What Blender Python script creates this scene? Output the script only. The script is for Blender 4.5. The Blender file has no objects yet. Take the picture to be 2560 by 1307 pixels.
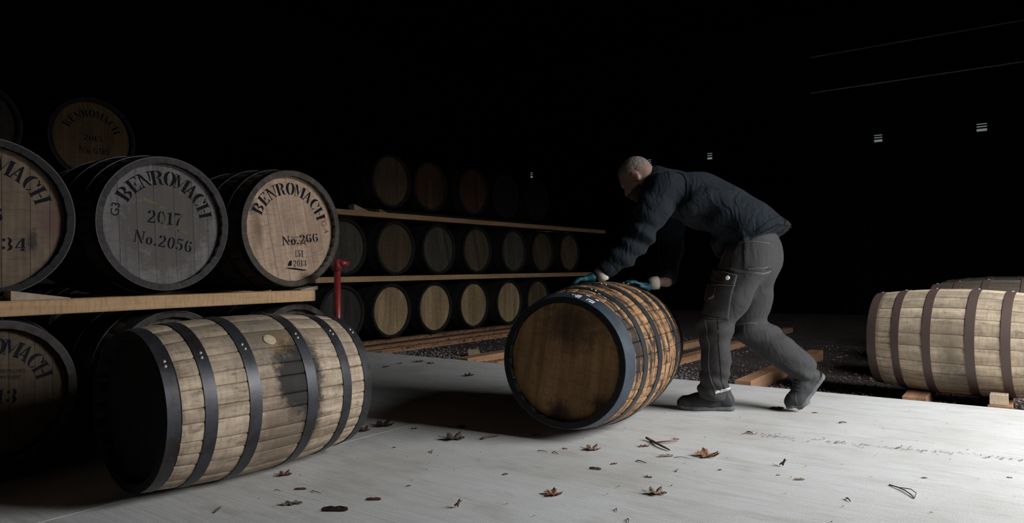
import bpy, math, random
import numpy as np
from mathutils import Matrix, Vector
random.seed(11); rng = np.random.default_rng(5)
S = bpy.context.scene; COL = S.collection
PI = math.pi

# ---------------------------------------------------------------- camera
cam_d = bpy.data.cameras.new('camera'); cam = bpy.data.objects.new('camera', cam_d); COL.objects.link(cam)
cam_d.sensor_width = 36.0; cam_d.lens = 36.0 * 1747.0 / 2560.0; cam_d.clip_start = .05; cam_d.clip_end = 400
RIGHT = Vector((0.5910206, -0.8065979, -0.0097151))
UP = Vector((-0.0030013, -0.0142424, 0.9998941)); FWD = Vector((0.8066508, 0.5909289, 0.0108384))
m = Matrix.Identity(4)
for i in range(3):
    m[i][0] = RIGHT[i]; m[i][1] = UP[i]; m[i][2] = -FWD[i]
m[0][3], m[1][3], m[2][3] = 0, 0, .84
cam.matrix_world = m
S.camera = cam

# ---------------------------------------------------------------- sky, daylight, exposure
S.view_settings.view_transform = 'Standard'; S.view_settings.look = 'None'
S.view_settings.gamma = 1; S.view_settings.use_curve_mapping = False
S.view_settings.exposure = 0.0
S.cycles.max_bounces = 6; S.cycles.diffuse_bounces = 4; S.cycles.glossy_bounces = 3
DOOR = dict(y=-2.2, x0=3.10, x1=5.4, h=3.65)
w = bpy.data.worlds.new('overcast_sky'); S.world = w; w.use_nodes = True
bg = w.node_tree.nodes['Background']; bg.inputs[0].default_value = (.96, .985, 1.0, 1); bg.inputs[1].default_value = 23.5
pl = bpy.data.lights.new('doorway_daylight_portal', 'AREA'); pl.shape = 'RECTANGLE'
pl.size = DOOR['x1'] - DOOR['x0']; pl.size_y = DOOR['h']; pl.cycles.is_portal = True
po = bpy.data.objects.new('doorway_daylight_portal', pl); COL.objects.link(po)
po.location = ((DOOR['x0'] + DOOR['x1']) / 2, DOOR['y'] - .02, DOOR['h'] / 2); po.rotation_euler = (PI / 2, 0, 0)

# ---------------------------------------------------------------- helpers
def mesh(name, verts, faces, smooth=False):
    me = bpy.data.meshes.new(name)
    me.from_pydata([tuple(map(float, v)) for v in verts], [], [tuple(map(int, f)) for f in faces]); me.update()
    if smooth: me.polygons.foreach_set('use_smooth', [True] * len(me.polygons))
    return me
def link(name, me, mat=None, parent=None, loc=None, rot=None):
    o = bpy.data.objects.new(name, me); COL.objects.link(o)
    if mat is not None and me is not None and not me.materials: me.materials.append(mat)
    elif mat is not None and me is not None and me.materials[0] != mat:
        o.material_slots[0].link = 'OBJECT'; o.material_slots[0].material = mat
    if parent: o.parent = parent
    if loc is not None: o.location = loc
    if rot is not None: o.rotation_euler = rot
    return o
def tag(o, label=None, cat=None, group=None, kind=None):
    if label: o['label'] = label
    if cat: o['category'] = cat
    if group: o['group'] = group
    if kind: o['kind'] = kind
    return o
class MB:
    def __init__(s): s.v = []; s.f = []
    def add(s, v, f):
        k = len(s.v); s.v += [tuple(p) for p in v]; s.f += [tuple(i + k for i in q) for q in f]; return s
    def box(s, a, b, bev=0.0):
        x0, y0, z0 = a; x1, y1, z1 = b
        if bev <= 0:
            return s.add([(x0,y0,z0),(x1,y0,z0),(x1,y1,z0),(x0,y1,z0),(x0,y0,z1),(x1,y0,z1),(x1,y1,z1),(x0,y1,z1)],
                         [(0,3,2,1),(4,5,6,7),(0,1,5,4),(1,2,6,5),(2,3,7,6),(3,0,4,7)])
        e = bev; V = []
        for zz, i in ((z0, e), (z0 + e, 0), (z1 - e, 0), (z1, e)):
            V += [(x0+i+ (0 if i else e)*0, y0+i, zz), (x1-i, y0+i, zz), (x1-i, y1-i, zz), (x0+i, y1-i, zz)]
        F = [(3,2,1,0), (12,13,14,15)]
        for k in range(3):
            for j in range(4):
                n = (j + 1) % 4; F.append((4*k+j, 4*k+n, 4*k+4+n, 4*k+4+j))
        return s.add(V, F)
    def tube(s, pts, r, n=8, cap=True):
        pts = [Vector(p) for p in pts]; rr = r if isinstance(r, (list, tuple)) else [r] * len(pts); V = []; F = []; up = Vector((.13, .21, .97))
        for i, p in enumerate(pts):
            d = (pts[min(i+1, len(pts)-1)] - pts[max(i-1, 0)]).normalized()
            a = d.cross(up)
            if a.length < .05: a = d.cross(Vector((1, 0, 0)))
            a.normalize(); b = d.cross(a)
            V += [p + (a * math.cos(2*PI*k/n) + b * math.sin(2*PI*k/n)) * rr[i] for k in range(n)]
        for i in range(len(pts) - 1):
            for k in range(n):
                F.append((i*n+k, i*n+(k+1) % n, (i+1)*n+(k+1) % n, (i+1)*n+k))
        if cap: F += [tuple(range(n))[::-1], tuple((len(pts)-1)*n + k for k in range(n))]
        return s.add(V, F)
    def build(s, name, mat=None, parent=None, smooth=False, loc=None, rot=None):
        return link(name, mesh(name, s.v, s.f, smooth), mat, parent, loc, rot)

# ---------------------------------------------------------------- materials
def newmat(name):
    mt = bpy.data.materials.new(name); mt.use_nodes = True; nt = mt.node_tree
    return mt, nt, nt.nodes['Principled BSDF']
def nd(nt, typ, ins=None, **props):
    n = nt.nodes.new(typ)
    for k, v in props.items(): setattr(n, k, v)
    for k, v in (ins or {}).items():
        if hasattr(v, 'is_linked'): nt.links.new(v, n.inputs[k])
        else: n.inputs[k].default_value = v
    return n
def ramp(nt, fac, stops):
    r = nd(nt, 'ShaderNodeValToRGB', {'Fac': fac}); e = r.color_ramp.elements
    while len(e) < len(stops): e.new(.5)
    for i, (p, c) in enumerate(stops):
        e[i].position = p; e[i].color = c if len(c) == 4 else (*c, 1)
    return r.outputs['Color']
def mixc(nt, fac, a, b, mode='MIX'):
    n = nd(nt, 'ShaderNodeMix', data_type='RGBA', blend_type=mode)
    for s, v in ((n.inputs[0], fac), (n.inputs[6], a), (n.inputs[7], b)):
        if hasattr(v, 'is_linked'): nt.links.new(v, s)
        else: s.default_value = v if isinstance(v, (int, float)) else ((*v, 1) if len(v) == 3 else v)
    return n.outputs[2]
def mth(nt, op, a, b=0.0, c=None, clamp=False):
    n = nd(nt, 'ShaderNodeMath', operation=op, use_clamp=clamp)
    for i, v in enumerate([a, b] + ([c] if c is not None else [])):
        if hasattr(v, 'is_linked'): nt.links.new(v, n.inputs[i])
        else: n.inputs[i].default_value = v
    return n.outputs[0]
def noise(nt, vec, scale, detail=4, rough=.6, dist=0.0):
    return nd(nt, 'ShaderNodeTexNoise', {'Vector': vec, 'Scale': scale, 'Detail': detail, 'Roughness': rough, 'Distortion': dist}).outputs['Fac']
def mapv(nt, vec, scale=(1, 1, 1), loc=(0, 0, 0), rot=(0, 0, 0)):
    return nd(nt, 'ShaderNodeMapping', {'Vector': vec, 'Scale': scale, 'Location': loc, 'Rotation': rot}).outputs[0]
def rough_to(nt, b, val): 
    if hasattr(val, 'is_linked'): nt.links.new(val, b.inputs['Roughness'])
    else: b.inputs['Roughness'].default_value = val
def bump(nt, b, h, strength, dist=.01):
    n = nd(nt, 'ShaderNodeBump', {'Height': h, 'Strength': strength, 'Distance': dist}); nt.links.new(n.outputs[0], b.inputs['Normal'])

def wood(name, dark, light, grain='X', var=.35, stain=.5, stain_col=(.03, .025, .02), rough=.75, fine=1.0, root=None, blobs=(), spot=0.0, cross=.35, chime=None, spot_at=(.58, .70), smudge=None):
    """weathered timber; the grain runs along one local axis; blobs are stains fixed on the cask (root)"""
    mt, nt, b = newmat(name)
    tc = nd(nt, 'ShaderNodeTexCoord'); oi = nd(nt, 'ShaderNodeObjectInfo')
    off = nd(nt, 'ShaderNodeVectorMath', {0: oi.outputs['Random']}, operation='MULTIPLY'); off.inputs[1].default_value = (31, 17, 53)
    v = nd(nt, 'ShaderNodeVectorMath', {0: tc.outputs['Object'], 1: off.outputs[0]}, operation='ADD').outputs[0]
    st = {'X': (2.2, 42, 42), 'Y': (42, 2.2, 42), 'Z': (42, 42, 2.2)}[grain]
    st = tuple(s * fine for s in st)
    g = noise(nt, mapv(nt, v, st), 1.0, 6, .65, .4)
    big = noise(nt, mapv(nt, v, tuple(s ** .5 * 1.6 for s in st)), 1.0, 4, .6)
    c = ramp(nt, g, [(.25, dark), (.5, tuple((a + 2 * d) / 3 for a, d in zip(dark, light))), (.72, light)])
    vv = mth(nt, 'MULTIPLY_ADD', oi.outputs['Random'], var, 1 - var / 2)
    c = mixc(nt, 1.0, c, nd(nt, 'ShaderNodeCombineColor', {0: vv, 1: vv, 2: vv}).outputs[0], 'MULTIPLY')
    bl = ramp(nt, big, [(.38, (.45, .43, .42)), (.62, (1, 1, 1))])
    c = mixc(nt, stain, c, bl, 'MULTIPLY')
    cr = noise(nt, mapv(nt, v, {'X': (75, 13, 13), 'Y': (13, 75, 13), 'Z': (13, 13, 75)}[grain]), 1.0, 4, .65)
    c = mixc(nt, cross, c, ramp(nt, cr, [(.34, (.38, .36, .34)), (.52, (1, 1, 1)), (.75, (1.12, 1.12, 1.12))]), 'MULTIPLY')
    if spot > 0:
        sp = noise(nt, mapv(nt, v, (9, 30, 30) if grain == 'X' else (30, 30, 9)), 1.0, 5, .75)
        c = mixc(nt, ramp(nt, sp, [(spot_at[0], (0, 0, 0)), (spot_at[1], (spot,) * 3)]), c, stain_col)
    if root is not None:
        tr = nd(nt, 'ShaderNodeTexCoord'); tr.object = root
        wob = noise(nt, tr.outputs['Object'], 17, 7, .78)
        if smudge:
            sm = noise(nt, mapv(nt, tr.outputs['Object'], smudge[0]), 1.0, 6, .68, .5)
            c = mixc(nt, ramp(nt, sm, [(smudge[1], (0, 0, 0)), (smudge[2], (smudge[3],) * 3)]), c, smudge[4])
        for (ctr, scl, r0, soft, col, amt) in blobs:
            q = nd(nt, 'ShaderNodeVectorMath', {0: tr.outputs['Object']}, operation='SUBTRACT'); q.inputs[1].default_value = ctr
            q2 = nd(nt, 'ShaderNodeVectorMath', {0: q.outputs[0]}, operation='MULTIPLY'); q2.inputs[1].default_value = scl
            ln = nd(nt, 'ShaderNodeVectorMath', {0: q2.outputs[0]}, operation='LENGTH').outputs['Value']
            d = mth(nt, 'ADD', ln, mth(nt, 'MULTIPLY_ADD', wob, 1.6, -.8))
            mk = nd(nt, 'ShaderNodeMapRange', {'Value': d, 'From Min': r0 + soft, 'From Max': r0 - soft, 'To Min': 0.0, 'To Max': amt}).outputs[0]
            c = mixc(nt, mk, c, col)
    if chime is not None:                                     # ends coloured black from this x outwards, as black paint and as painted shade
        x_ = nd(nt, 'ShaderNodeSeparateXYZ', {0: tc.outputs['Object']}).outputs[0]
        if chime[1] == 'both': x_ = mth(nt, 'ABSOLUTE', x_)
        elif chime[1] == 'neg': x_ = mth(nt, 'MULTIPLY', x_, -1.0)
        c = mixc(nt, mth(nt, 'GREATER_THAN', x_, chime[0]), c, (.008, .008, .009))
    nt.links.new(c, b.inputs['Base Color']); rough_to(nt, b, rough)
    b.inputs['Specular IOR Level'].default_value = .3
    bump(nt, b, g, .35, .004)
    return mt
def plain(name, col, rough=.6, metal=0.0, nz=.25, scale=40, bmp=.1, spec=.5, dist=.003, coord='Object'):
    mt, nt, b = newmat(name); tc = nd(nt, 'ShaderNodeTexCoord')
    n = noise(nt, tc.outputs[coord], scale, 5, .65)
    lo = tuple(c * (1 - nz) for c in col); hi = tuple(min(1, c * (1 + nz)) for c in col)
    nt.links.new(ramp(nt, n, [(.3, lo), (.7, hi)]), b.inputs['Base Color'])
    b.inputs['Roughness'].default_value = rough; b.inputs['Metallic'].default_value = metal; b.inputs['Specular IOR Level'].default_value = spec
    if bmp: bump(nt, b, n, bmp, dist)
    return mt
def steel(name, col, rust, amt, rough=.42, metal=.75):
    mt, nt, b = newmat(name); tc = nd(nt, 'ShaderNodeTexCoord')
    n = noise(nt, tc.outputs['Object'], 9, 6, .7); n2 = noise(nt, tc.outputs['Object'], 70, 4, .7)
    k = ramp(nt, n, [(.5 - amt * .3, (1, 1, 1)), (.72 - amt * .3, (0, 0, 0))])
    c = mixc(nt, k, col, rust); c = mixc(nt, ramp(nt, n2, [(.62, (0, 0, 0)), (.8, (.5,) * 3)]), c, (.25, .24, .23))
    nt.links.new(c, b.inputs['Base Color']); b.inputs['Metallic'].default_value = metal
    nt.links.new(mth(nt, 'MULTIPLY_ADD', n, .35, rough - .15), b.inputs['Roughness']); bump(nt, b, n2, .15, .002)
    return mt
def ink(name, col, wear=.45, scale=28):
    mt, nt, b = newmat(name); tc = nd(nt, 'ShaderNodeTexCoord')
    n = noise(nt, tc.outputs['Object'], scale, 6, .75)
    b.inputs['Base Color'].default_value = (*col, 1); b.inputs['Roughness'].default_value = .8; b.inputs['Specular IOR Level'].default_value = .1
    nt.links.new(ramp(nt, n, [(.30, (1 - wear,) * 3), (.5, (1, 1, 1))]), b.inputs['Alpha'])
    return mt

M = {}
M['fg_hoop'] = steel('dark_blued_hoop_steel', (.055, .058, .068), (.036, .027, .024), .5, .40, .5)
M['brown_hoop'] = steel('rusty_brown_hoop_steel', (.085, .055, .047), (.085, .048, .034), .9, .55, .1)
M['black_hoop'] = plain('black_painted_hoop', (.012, .012, .013), .5, 0, .3, 30, .1)
M['roll_hoop'] = plain('blue_black_hoop_paint', (.02, .022, .026), .45, .1, .35, 26, .1)
M['roll_end_hoop'] = plain('worn_blue_end_hoop_paint', (.032, .044, .060), .5, .1, .5, 9, .1)
M['rivet'] = plain('worn_rivet_steel', (.42, .40, .38), .45, .6, .2, 60, .05)
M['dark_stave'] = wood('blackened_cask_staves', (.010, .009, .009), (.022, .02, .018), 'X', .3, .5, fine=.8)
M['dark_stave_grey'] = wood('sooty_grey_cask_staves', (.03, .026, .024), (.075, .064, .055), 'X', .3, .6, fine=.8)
M['chime_dark'] = wood('dark_grey_chime_staves', (.03, .028, .027), (.07, .064, .062), 'X', .3, .6)
M['chime'] = wood('grey_brown_chime_staves', (.05, .04, .033), (.12, .095, .075), 'X', .3, .6)
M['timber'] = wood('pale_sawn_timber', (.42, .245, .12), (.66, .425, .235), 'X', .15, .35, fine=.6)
M['timber_z'] = wood('pale_timber_offcut', (.34, .25, .17), (.55, .43, .31), 'Y', .2, .3, fine=.6)
M['rail'] = wood('reddish_rail_timber', (.26, .13, .075), (.46, .26, .15), 'X', .35, .5, fine=.6)
M['ink'] = ink('black_stencil_ink', (.010, .010, .016), .25)
M['ink_worn'] = ink('worn_stencil_ink', (.008, .008, .010), .32, 22)
M['ink_red'] = ink('faded_red_stamp_ink', (.20, .05, .045), .6)
M['chalk'] = ink('yellow_chalk', (.15, .15, .08), 1.0, 30)
M['white_paint'] = ink('white_stencil_paint', (.75, .78, .82), .3, 40)
M['red_paint'] = plain('chipped_red_paint', (.20, .020, .019), .38, .0, .3, 35, .1)
M['dark_wall'] = plain('shade_black_stone_wall', (.004, .004, .004), .95, 0, .4, 5, .3, 0.0)  # walls and roof coloured near black to stand in for deep shade
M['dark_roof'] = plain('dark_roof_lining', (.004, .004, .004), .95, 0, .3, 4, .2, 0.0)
M['purlin'] = plain('galvanised_purlin', (.30, .30, .29), .6, .3, .2, 20, .05)

# concrete with a broom finish running along Y
mt, nt, b = newmat('broomed_concrete'); tc = nd(nt, 'ShaderNodeTexCoord'); v = tc.outputs['Object']
streak = noise(nt, mapv(nt, v, (70, 2.2, 1), rot=(0, 0, .05)), 1.0, 4, .6); fine = noise(nt, v, 260, 3, .7); mot = noise(nt, v, 1.1, 5, .6); mid = noise(nt, mapv(nt, v, (9, 2.5, 1)), 1.0, 5, .7)
c = ramp(nt, mot, [(.3, (.52, .495, .46)), (.5, (.64, .63, .615)), (.7, (.70, .70, .69))])
c = mixc(nt, .75, c, ramp(nt, fine, [(.3, (.55, .55, .55)), (.7, (1.15, 1.15, 1.15))]), 'MULTIPLY')
c = mixc(nt, .30, c, ramp(nt, streak, [(.32, (.62, .61, .60)), (.56, (1, 1, 1))]), 'MULTIPLY')
c = mixc(nt, .6, c, ramp(nt, mid, [(.3, (.68, .64, .60)), (.5, (1, 1, 1))]), 'MULTIPLY')
nt.links.new(c, b.inputs['Base Color']); b.inputs['Roughness'].default_value = .8; b.inputs['Specular IOR Level'].default_value = .3
bump(nt, b, mth(nt, 'ADD', mth(nt, 'MULTIPLY', streak, .8), mth(nt, 'MULTIPLY', fine, .6)), .5, .004); M['concrete'] = mt
# gravel bed
mt, nt, b = newmat('gravel_bed'); tc = nd(nt, 'ShaderNodeTexCoord'); v = tc.outputs['Object']
vo = nd(nt, 'ShaderNodeTexVoronoi', {'Vector': v, 'Scale': 55.0}); n2 = noise(nt, v, 3, 4, .6)
c = mixc(nt, .6, vo.outputs['Color'], (.5, .5, .5)); c = mixc(nt, 1.0, c, (.20, .165, .155), 'MULTIPLY')
c = mixc(nt, .7, c, ramp(nt, n2, [(.3, (.5, .42, .38)), (.7, (1, 1, 1))]), 'MULTIPLY')
nt.links.new(c, b.inputs['Base Color']); b.inputs['Roughness'].default_value = .95; b.inputs['Specular IOR Level'].default_value = .1
bump(nt, b, vo.outputs['Distance'], .8, .02); M['gravel'] = mt
mt, nt, b = newmat('gravel_stones'); tc = nd(nt, 'ShaderNodeTexCoord'); n = noise(nt, tc.outputs['Object'], 45, 3, .6)
nt.links.new(ramp(nt, n, [(.3, (.09, .075, .075)), (.55, (.2, .175, .17)), (.75, (.36, .32, .30))]), b.inputs['Base Color']); b.inputs['Roughness'].default_value = .85; M['stone'] = mt
M['yard'] = plain('wet_tarmac_yard', (.06, .06, .058), .8, 0, .3, 3, .1)
M['hedge'] = plain('dark_conifer_hedge', (.03, .04, .022), .9, 0, .5, 8, .5)

# ---------------------------------------------------------------- the setting
def struct(name, mb, mat, label=None, smooth=False):
    o = mb.build(name, mat, smooth=smooth); o['kind'] = 'structure'
    if label: o['label'] = label
    return o
SE = 4.99          # edge of the concrete slab
JY = 2.70          # joint between the two pours
G0 = -.06          # gravel level
mb = MB(); mb.box((-6, -2.2, -.25), (SE, JY - .006, 0), .004); floor = struct('floor', mb, M['concrete'], 'pale broomed concrete floor slab nearest the camera')
mb = MB(); mb.box((-6, JY + .006, -.25), (SE, 11, -.004), .004); mb.build('slab_panel', M['concrete'], floor)
mb = MB(); mb.box((SE - .02, -2.2, -.3), (14, 11, G0)); mb.box((-6, JY - .05, -.3), (SE, JY + .05, -.03))
struct('floor_gravel', mb, M['gravel'], 'brown grey gravel bed beyond the concrete slab')
# walls, roof
WX = 14.0
vents = [(.537, 3.131), (2.087, 3.131), (5.205, 3.125), (6.56, 3.125), (9.675, 3.131)]
mb = MB(); ys = [-3]; hw, hh = .075, .075
zs = (3.131 - hh, 3.131 + hh)
edges = [-2.5]
for (vy, vz) in vents: edges += [vy - hw, vy + hw]
edges += [11.3]
mb.box((WX, -2.5, -.3), (WX + .12, 11.3, zs[0])); mb.box((WX, -2.5, zs[1]), (WX + .12, 11.3, 7))
for i in range(0, len(edges), 2): mb.box((WX, edges[i], zs[0]), (WX + .12, edges[i + 1], zs[1]))
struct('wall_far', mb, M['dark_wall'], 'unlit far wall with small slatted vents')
mt, nt, b = newmat('added_vent_dimmer'); nt.nodes.remove(b); tr = nd(nt, 'ShaderNodeBsdfTransparent', {'Color': (.075, .083, .079, 1)})  # added filter that dims the sky seen through the vents
nt.links.new(tr.outputs[0], nt.nodes['Material Output'].inputs[0]); M['vent_dimmer'] = mt
for i, (vy, vz) in enumerate(vents):
    vz = 3.131
    mb = MB(); a = .012
    mb.box((WX - .01, vy - hw - .02, vz - hh - .02), (WX + .03, vy - hw, vz + hh + .02)); mb.box((WX - .01, vy + hw, vz - hh - .02), (WX + .03, vy + hw + .02, vz + hh + .02))
    mb.box((WX - .01, vy - hw, vz - hh - .02), (WX + .03, vy + hw, vz - hh)); mb.box((WX - .01, vy - hw, vz + hh), (WX + .03, vy + hw, vz + hh + .02))
    v_ = struct('window_%d' % (i + 1), mb, M['dark_wall'])
    for k, z0 in enumerate((vz - .014, vz + .030)):
        s = MB(); s.box((WX + .0, vy - hw, z0 - .012), (WX + .03, vy + hw, z0 + .010)); s.build('slat', M['dark_wall'], v_)
    s = MB(); s.box((WX + .06, vy - hw, vz - hh), (WX + .064, vy + hw, vz + hh)); s.build('dimming_pane', M['vent_dimmer'], v_)
D = DOOR
mb = MB(); T = .3
mb.box((-6, D['y'] - T, -.3), (D['x0'], D['y'], 7)); mb.box((D['x1'], D['y'] - T, -.3), (WX + .12, D['y'], 7)); mb.box((D['x0'], D['y'] - T, D['h']), (D['x1'], D['y'], 7))
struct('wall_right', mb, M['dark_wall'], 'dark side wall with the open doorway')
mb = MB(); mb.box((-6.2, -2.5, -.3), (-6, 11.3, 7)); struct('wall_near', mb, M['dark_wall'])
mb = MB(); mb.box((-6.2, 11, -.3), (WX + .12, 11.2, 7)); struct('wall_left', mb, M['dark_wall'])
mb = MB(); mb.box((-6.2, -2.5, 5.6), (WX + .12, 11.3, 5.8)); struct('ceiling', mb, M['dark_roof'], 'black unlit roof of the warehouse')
for i, z in enumerate((4.77, 4.10)):
    mb = MB(); mb.box((WX - .09, -2.1, z - .016), (WX - .07, 3.2, z + .002))
    struct('trim_%d' % (i + 1), mb, M['purlin'], ['upper', 'lower'][i] + ' thin steel rail along the dark far wall')
mb = MB(); mb.box((-30, -60, -.32), (50, D['y'] - .0, -.08)); struct('floor_yard', mb, M['yard'], 'tarmac yard outside the doorway')
mb = MB(); mb.box((-40, -26.5, -.3), (60, -26, 7.9)); struct('wall_sky_cut', mb, M['yard'], 'unseen dark wall added across the yard to cut the low sky')  # unseen wall, its height set to cut low sky and darken upper racks

# ---------------------------------------------------------------- casks
_cache = {}
def prof(x, L, rb, rh):
    t = 2 * x / L; return rh + (rb - rh) * (1 - t * t)
def stave_mesh(ha, L, rb, rh, th=.028, n=12):
    k = ('s', round(ha, 4), L, rb, rh)
    if k in _cache: return _cache[k]
    V = []; F = []; ha2 = ha - .0007 / rb
    for i in range(n + 1):
        x = -L / 2 + L * i / n; r = prof(x, L, rb, rh); da = .006 / r; ri = r - th
        for a, rr in ((-ha2, r - .0028), (-ha2 + da, r), (0, r + .0004), (ha2 - da, r), (ha2, r - .0028), (ha2, ri), (-ha2, ri)):
            V.append((x, rr * math.sin(a), rr * math.cos(a)))
    for i in range(n):
        for j in range(7):
            q = (j + 1) % 7; F.append((i*7+j, (i+1)*7+j, (i+1)*7+q, i*7+q))
    F += [tuple(range(7)), tuple(n*7 + j for j in range(7))[::-1]]
    me = mesh('stave', V, F); sm = [True] * len(me.polygons); sm[-1] = sm[-2] = False
    me.polygons.foreach_set('use_smooth', sm)
    _cache[k] = me; return me
def shell_mesh(L, rb, rh, th=.028, n=12, seg=36):
    k = ('sh', L, rb, rh)
    if k in _cache: return _cache[k]
    V = []; F = []; xs = [-L/2 + L*i/n for i in range(n + 1)]
    P = [(x, prof(x, L, rb, rh)) for x in xs] + [(L/2, rh - th), (L/2 - .05, rh - th), (-L/2 + .05, rh - th), (-L/2, rh - th)]
    m_ = len(P)
    for j in range(seg):
        a = 2 * PI * j / seg; V += [(x, r * math.sin(a), r * math.cos(a)) for x, r in P]
    for j in range(seg):
        q = (j + 1) % seg
        for i in range(m_):
            i2 = (i + 1) % m_; F.append((j*m_+i, j*m_+i2, q*m_+i2, q*m_+i))
    me = mesh('stave_shell', V, F, True); _cache[k] = me; return me
def hoop_mesh(x0, x1, L, rb, rh, seg=64, t=.0035):
    k = ('h', x0, x1, L, rb, rh)
    if k in _cache: return _cache[k]
    V = []; F = []; r0 = prof(x0, L, rb, rh); r1 = prof(x1, L, rb, rh)
    P = [(x0, r0 - .001), (x0, r0 + t), (x0, r0 + t), (x1, r1 + t), (x1, r1 + t), (x1, r1 - .001)]
    for j in range(seg):
        a = 2 * PI * j / seg; V += [(x, r * math.sin(a), r * math.cos(a)) for x, r in P]
    for j in range(seg):
        q = (j + 1) % seg
        for i in (0, 2, 4): F.append((j*6+i, q*6+i, q*6+i+1, j*6+i+1))
    me = mesh('hoop', V, F, True); _cache[k] = me; return me
def dome(r, h, n=8):
    V = [(r*math.cos(2*PI*k/n), r*math.sin(2*PI*k/n), -.002) for k in range(n)] + [(.75*r*math.cos(2*PI*k/n), .75*r*math.sin(2*PI*k/n), h*.75) for k in range(n)] + [(0, 0, h)]
    F = [(k, (k+1) % n, n+(k+1) % n, n+k) for k in range(n)] + [(n+k, n+(k+1) % n, 2*n) for k in range(n)]
    return mesh('rivet', V, F, True)
RIV = dome(.0075, .004); RIV.materials.append(M['rivet'])
def board_mesh(a, b_, R_, th=.02, key=None):
    """one head board: the strip a<y<b of a disc of radius R_ in the local YZ plane, front face at x=0"""
    k = ('b', round(a, 4), round(b_, 4), round(R_, 4))
    if k in _cache: return _cache[k]
    n = 5; a2 = a + .0003; b2 = b_ - .0003; e = .0012
    def outline(a3, b3, sh):
        up = []; lo = []
        for i in range(n + 1):
            y = a3 + (b3 - a3) * i / n; z = math.sqrt(max(0, (R_ - sh) ** 2 - y * y)); up.append((y, z)); lo.append((y, -z))
        return lo + up[::-1]
    o1 = outline(a2, b2, 0); o2 = outline(a2 + e, b2 - e, e); k1 = len(o1)
    V = [(-th, y, z) for y, z in o1] + [(-.0011, y, z) for y, z in o1] + [(0, y, z) for y, z in o2]
    F = [tuple(range(k1))[::-1], tuple(2*k1 + i for i in range(k1))]
    for l in (0, 1):
        for i in range(k1):
            j = (i + 1) % k1; F.append((l*k1+i, l*k1+j, (l+1)*k1+j, (l+1)*k1+i))
    me = mesh('head_board', V, F); _cache[k] = me; return me
# rotate so that the local +X end becomes the front head; dims (L, rb, rh)
def cask(name, label, group, loc, yaw, dims, stave_mat, hoop_mat, head_mat, roll=0.0, boards=(-.62, -.4, -.16, .1, .38, .66), head_rot=0.0,
         separate=True, nst=30, hoops=None, rivets=None, back_boards=True, seed=0, chime=None, back_mat=None):
    L, rb, rh = dims; rnd = random.Random(seed)
    root = bpy.data.objects.new(name, None); COL.objects.link(root); root.empty_display_size = .2
    root.location = loc; root.rotation_euler = (roll, 0, yaw); tag(root, label, 'cask', group)
    if callable(stave_mat): stave_mat = stave_mat(root)
    if callable(head_mat): head_mat = head_mat(root)
    if separate:
        ws = [rnd.choice((.75, 1.0, 1.0, 1.3)) for _ in range(nst)]; tot = sum(ws); a = 0
        for w_ in ws:
            ha = PI * w_ / tot; mid = a + ha; a += 2 * ha
            link('stave', stave_mesh(ha, L, rb, rh), stave_mat, root, rot=(-mid, 0, 0))
    else:
        link('stave_shell', shell_mesh(L, rb, rh), stave_mat, root)
    if hoops is None:
        e = L / 2; hoops = [(-e, -e+.045), (-e*.70, -e*.70+.045), (-e*.31, -e*.31+.045), (e*.31-.045, e*.31), (e*.70-.045, e*.70), (e-.045, e)]
    for i, (x0, x1) in enumerate(hoops):
        h = link('hoop', hoop_mesh(round(x0, 4), round(x1, 4), L, rb, rh), hoop_mat, root)
        if rivets:
            ang = rivets[i]; xm = (x0 + x1) / 2; r = prof(xm, L, rb, rh) + .0035
            for q in (-.034, .034):
                a_ = ang + q
                link('rivet', RIV, None, h, loc=(xm + rnd.uniform(-.003, .003), r * math.sin(a_), r * math.cos(a_)), rot=(-a_, 0, 0))
    R_ = rh - .026; xh = L / 2 - .036
    cuts = [-R_ * .998] + [c_ * R_ for c_ in boards] + [R_ * .998]
    for i in range(len(cuts) - 1):
        link('head_board', board_mesh(cuts[i], cuts[i+1], R_), head_mat, root, loc=(xh, 0, 0), rot=(head_rot, 0, 0))
    bm_ = back_mat or head_mat
    if back_boards:
        for i in range(len(cuts) - 1): link('head_board', board_mesh(cuts[i], cuts[i+1], R_), bm_, root, loc=(-xh, 0, 0), rot=(head_rot, 0, PI))
    else:
        link('head_board', board_mesh(-R_ * .99, R_ * .99, R_), bm_, root, loc=(-xh, 0, 0), rot=(0, 0, PI))
    root['xh'] = xh; root['R'] = R_
    return root

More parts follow.
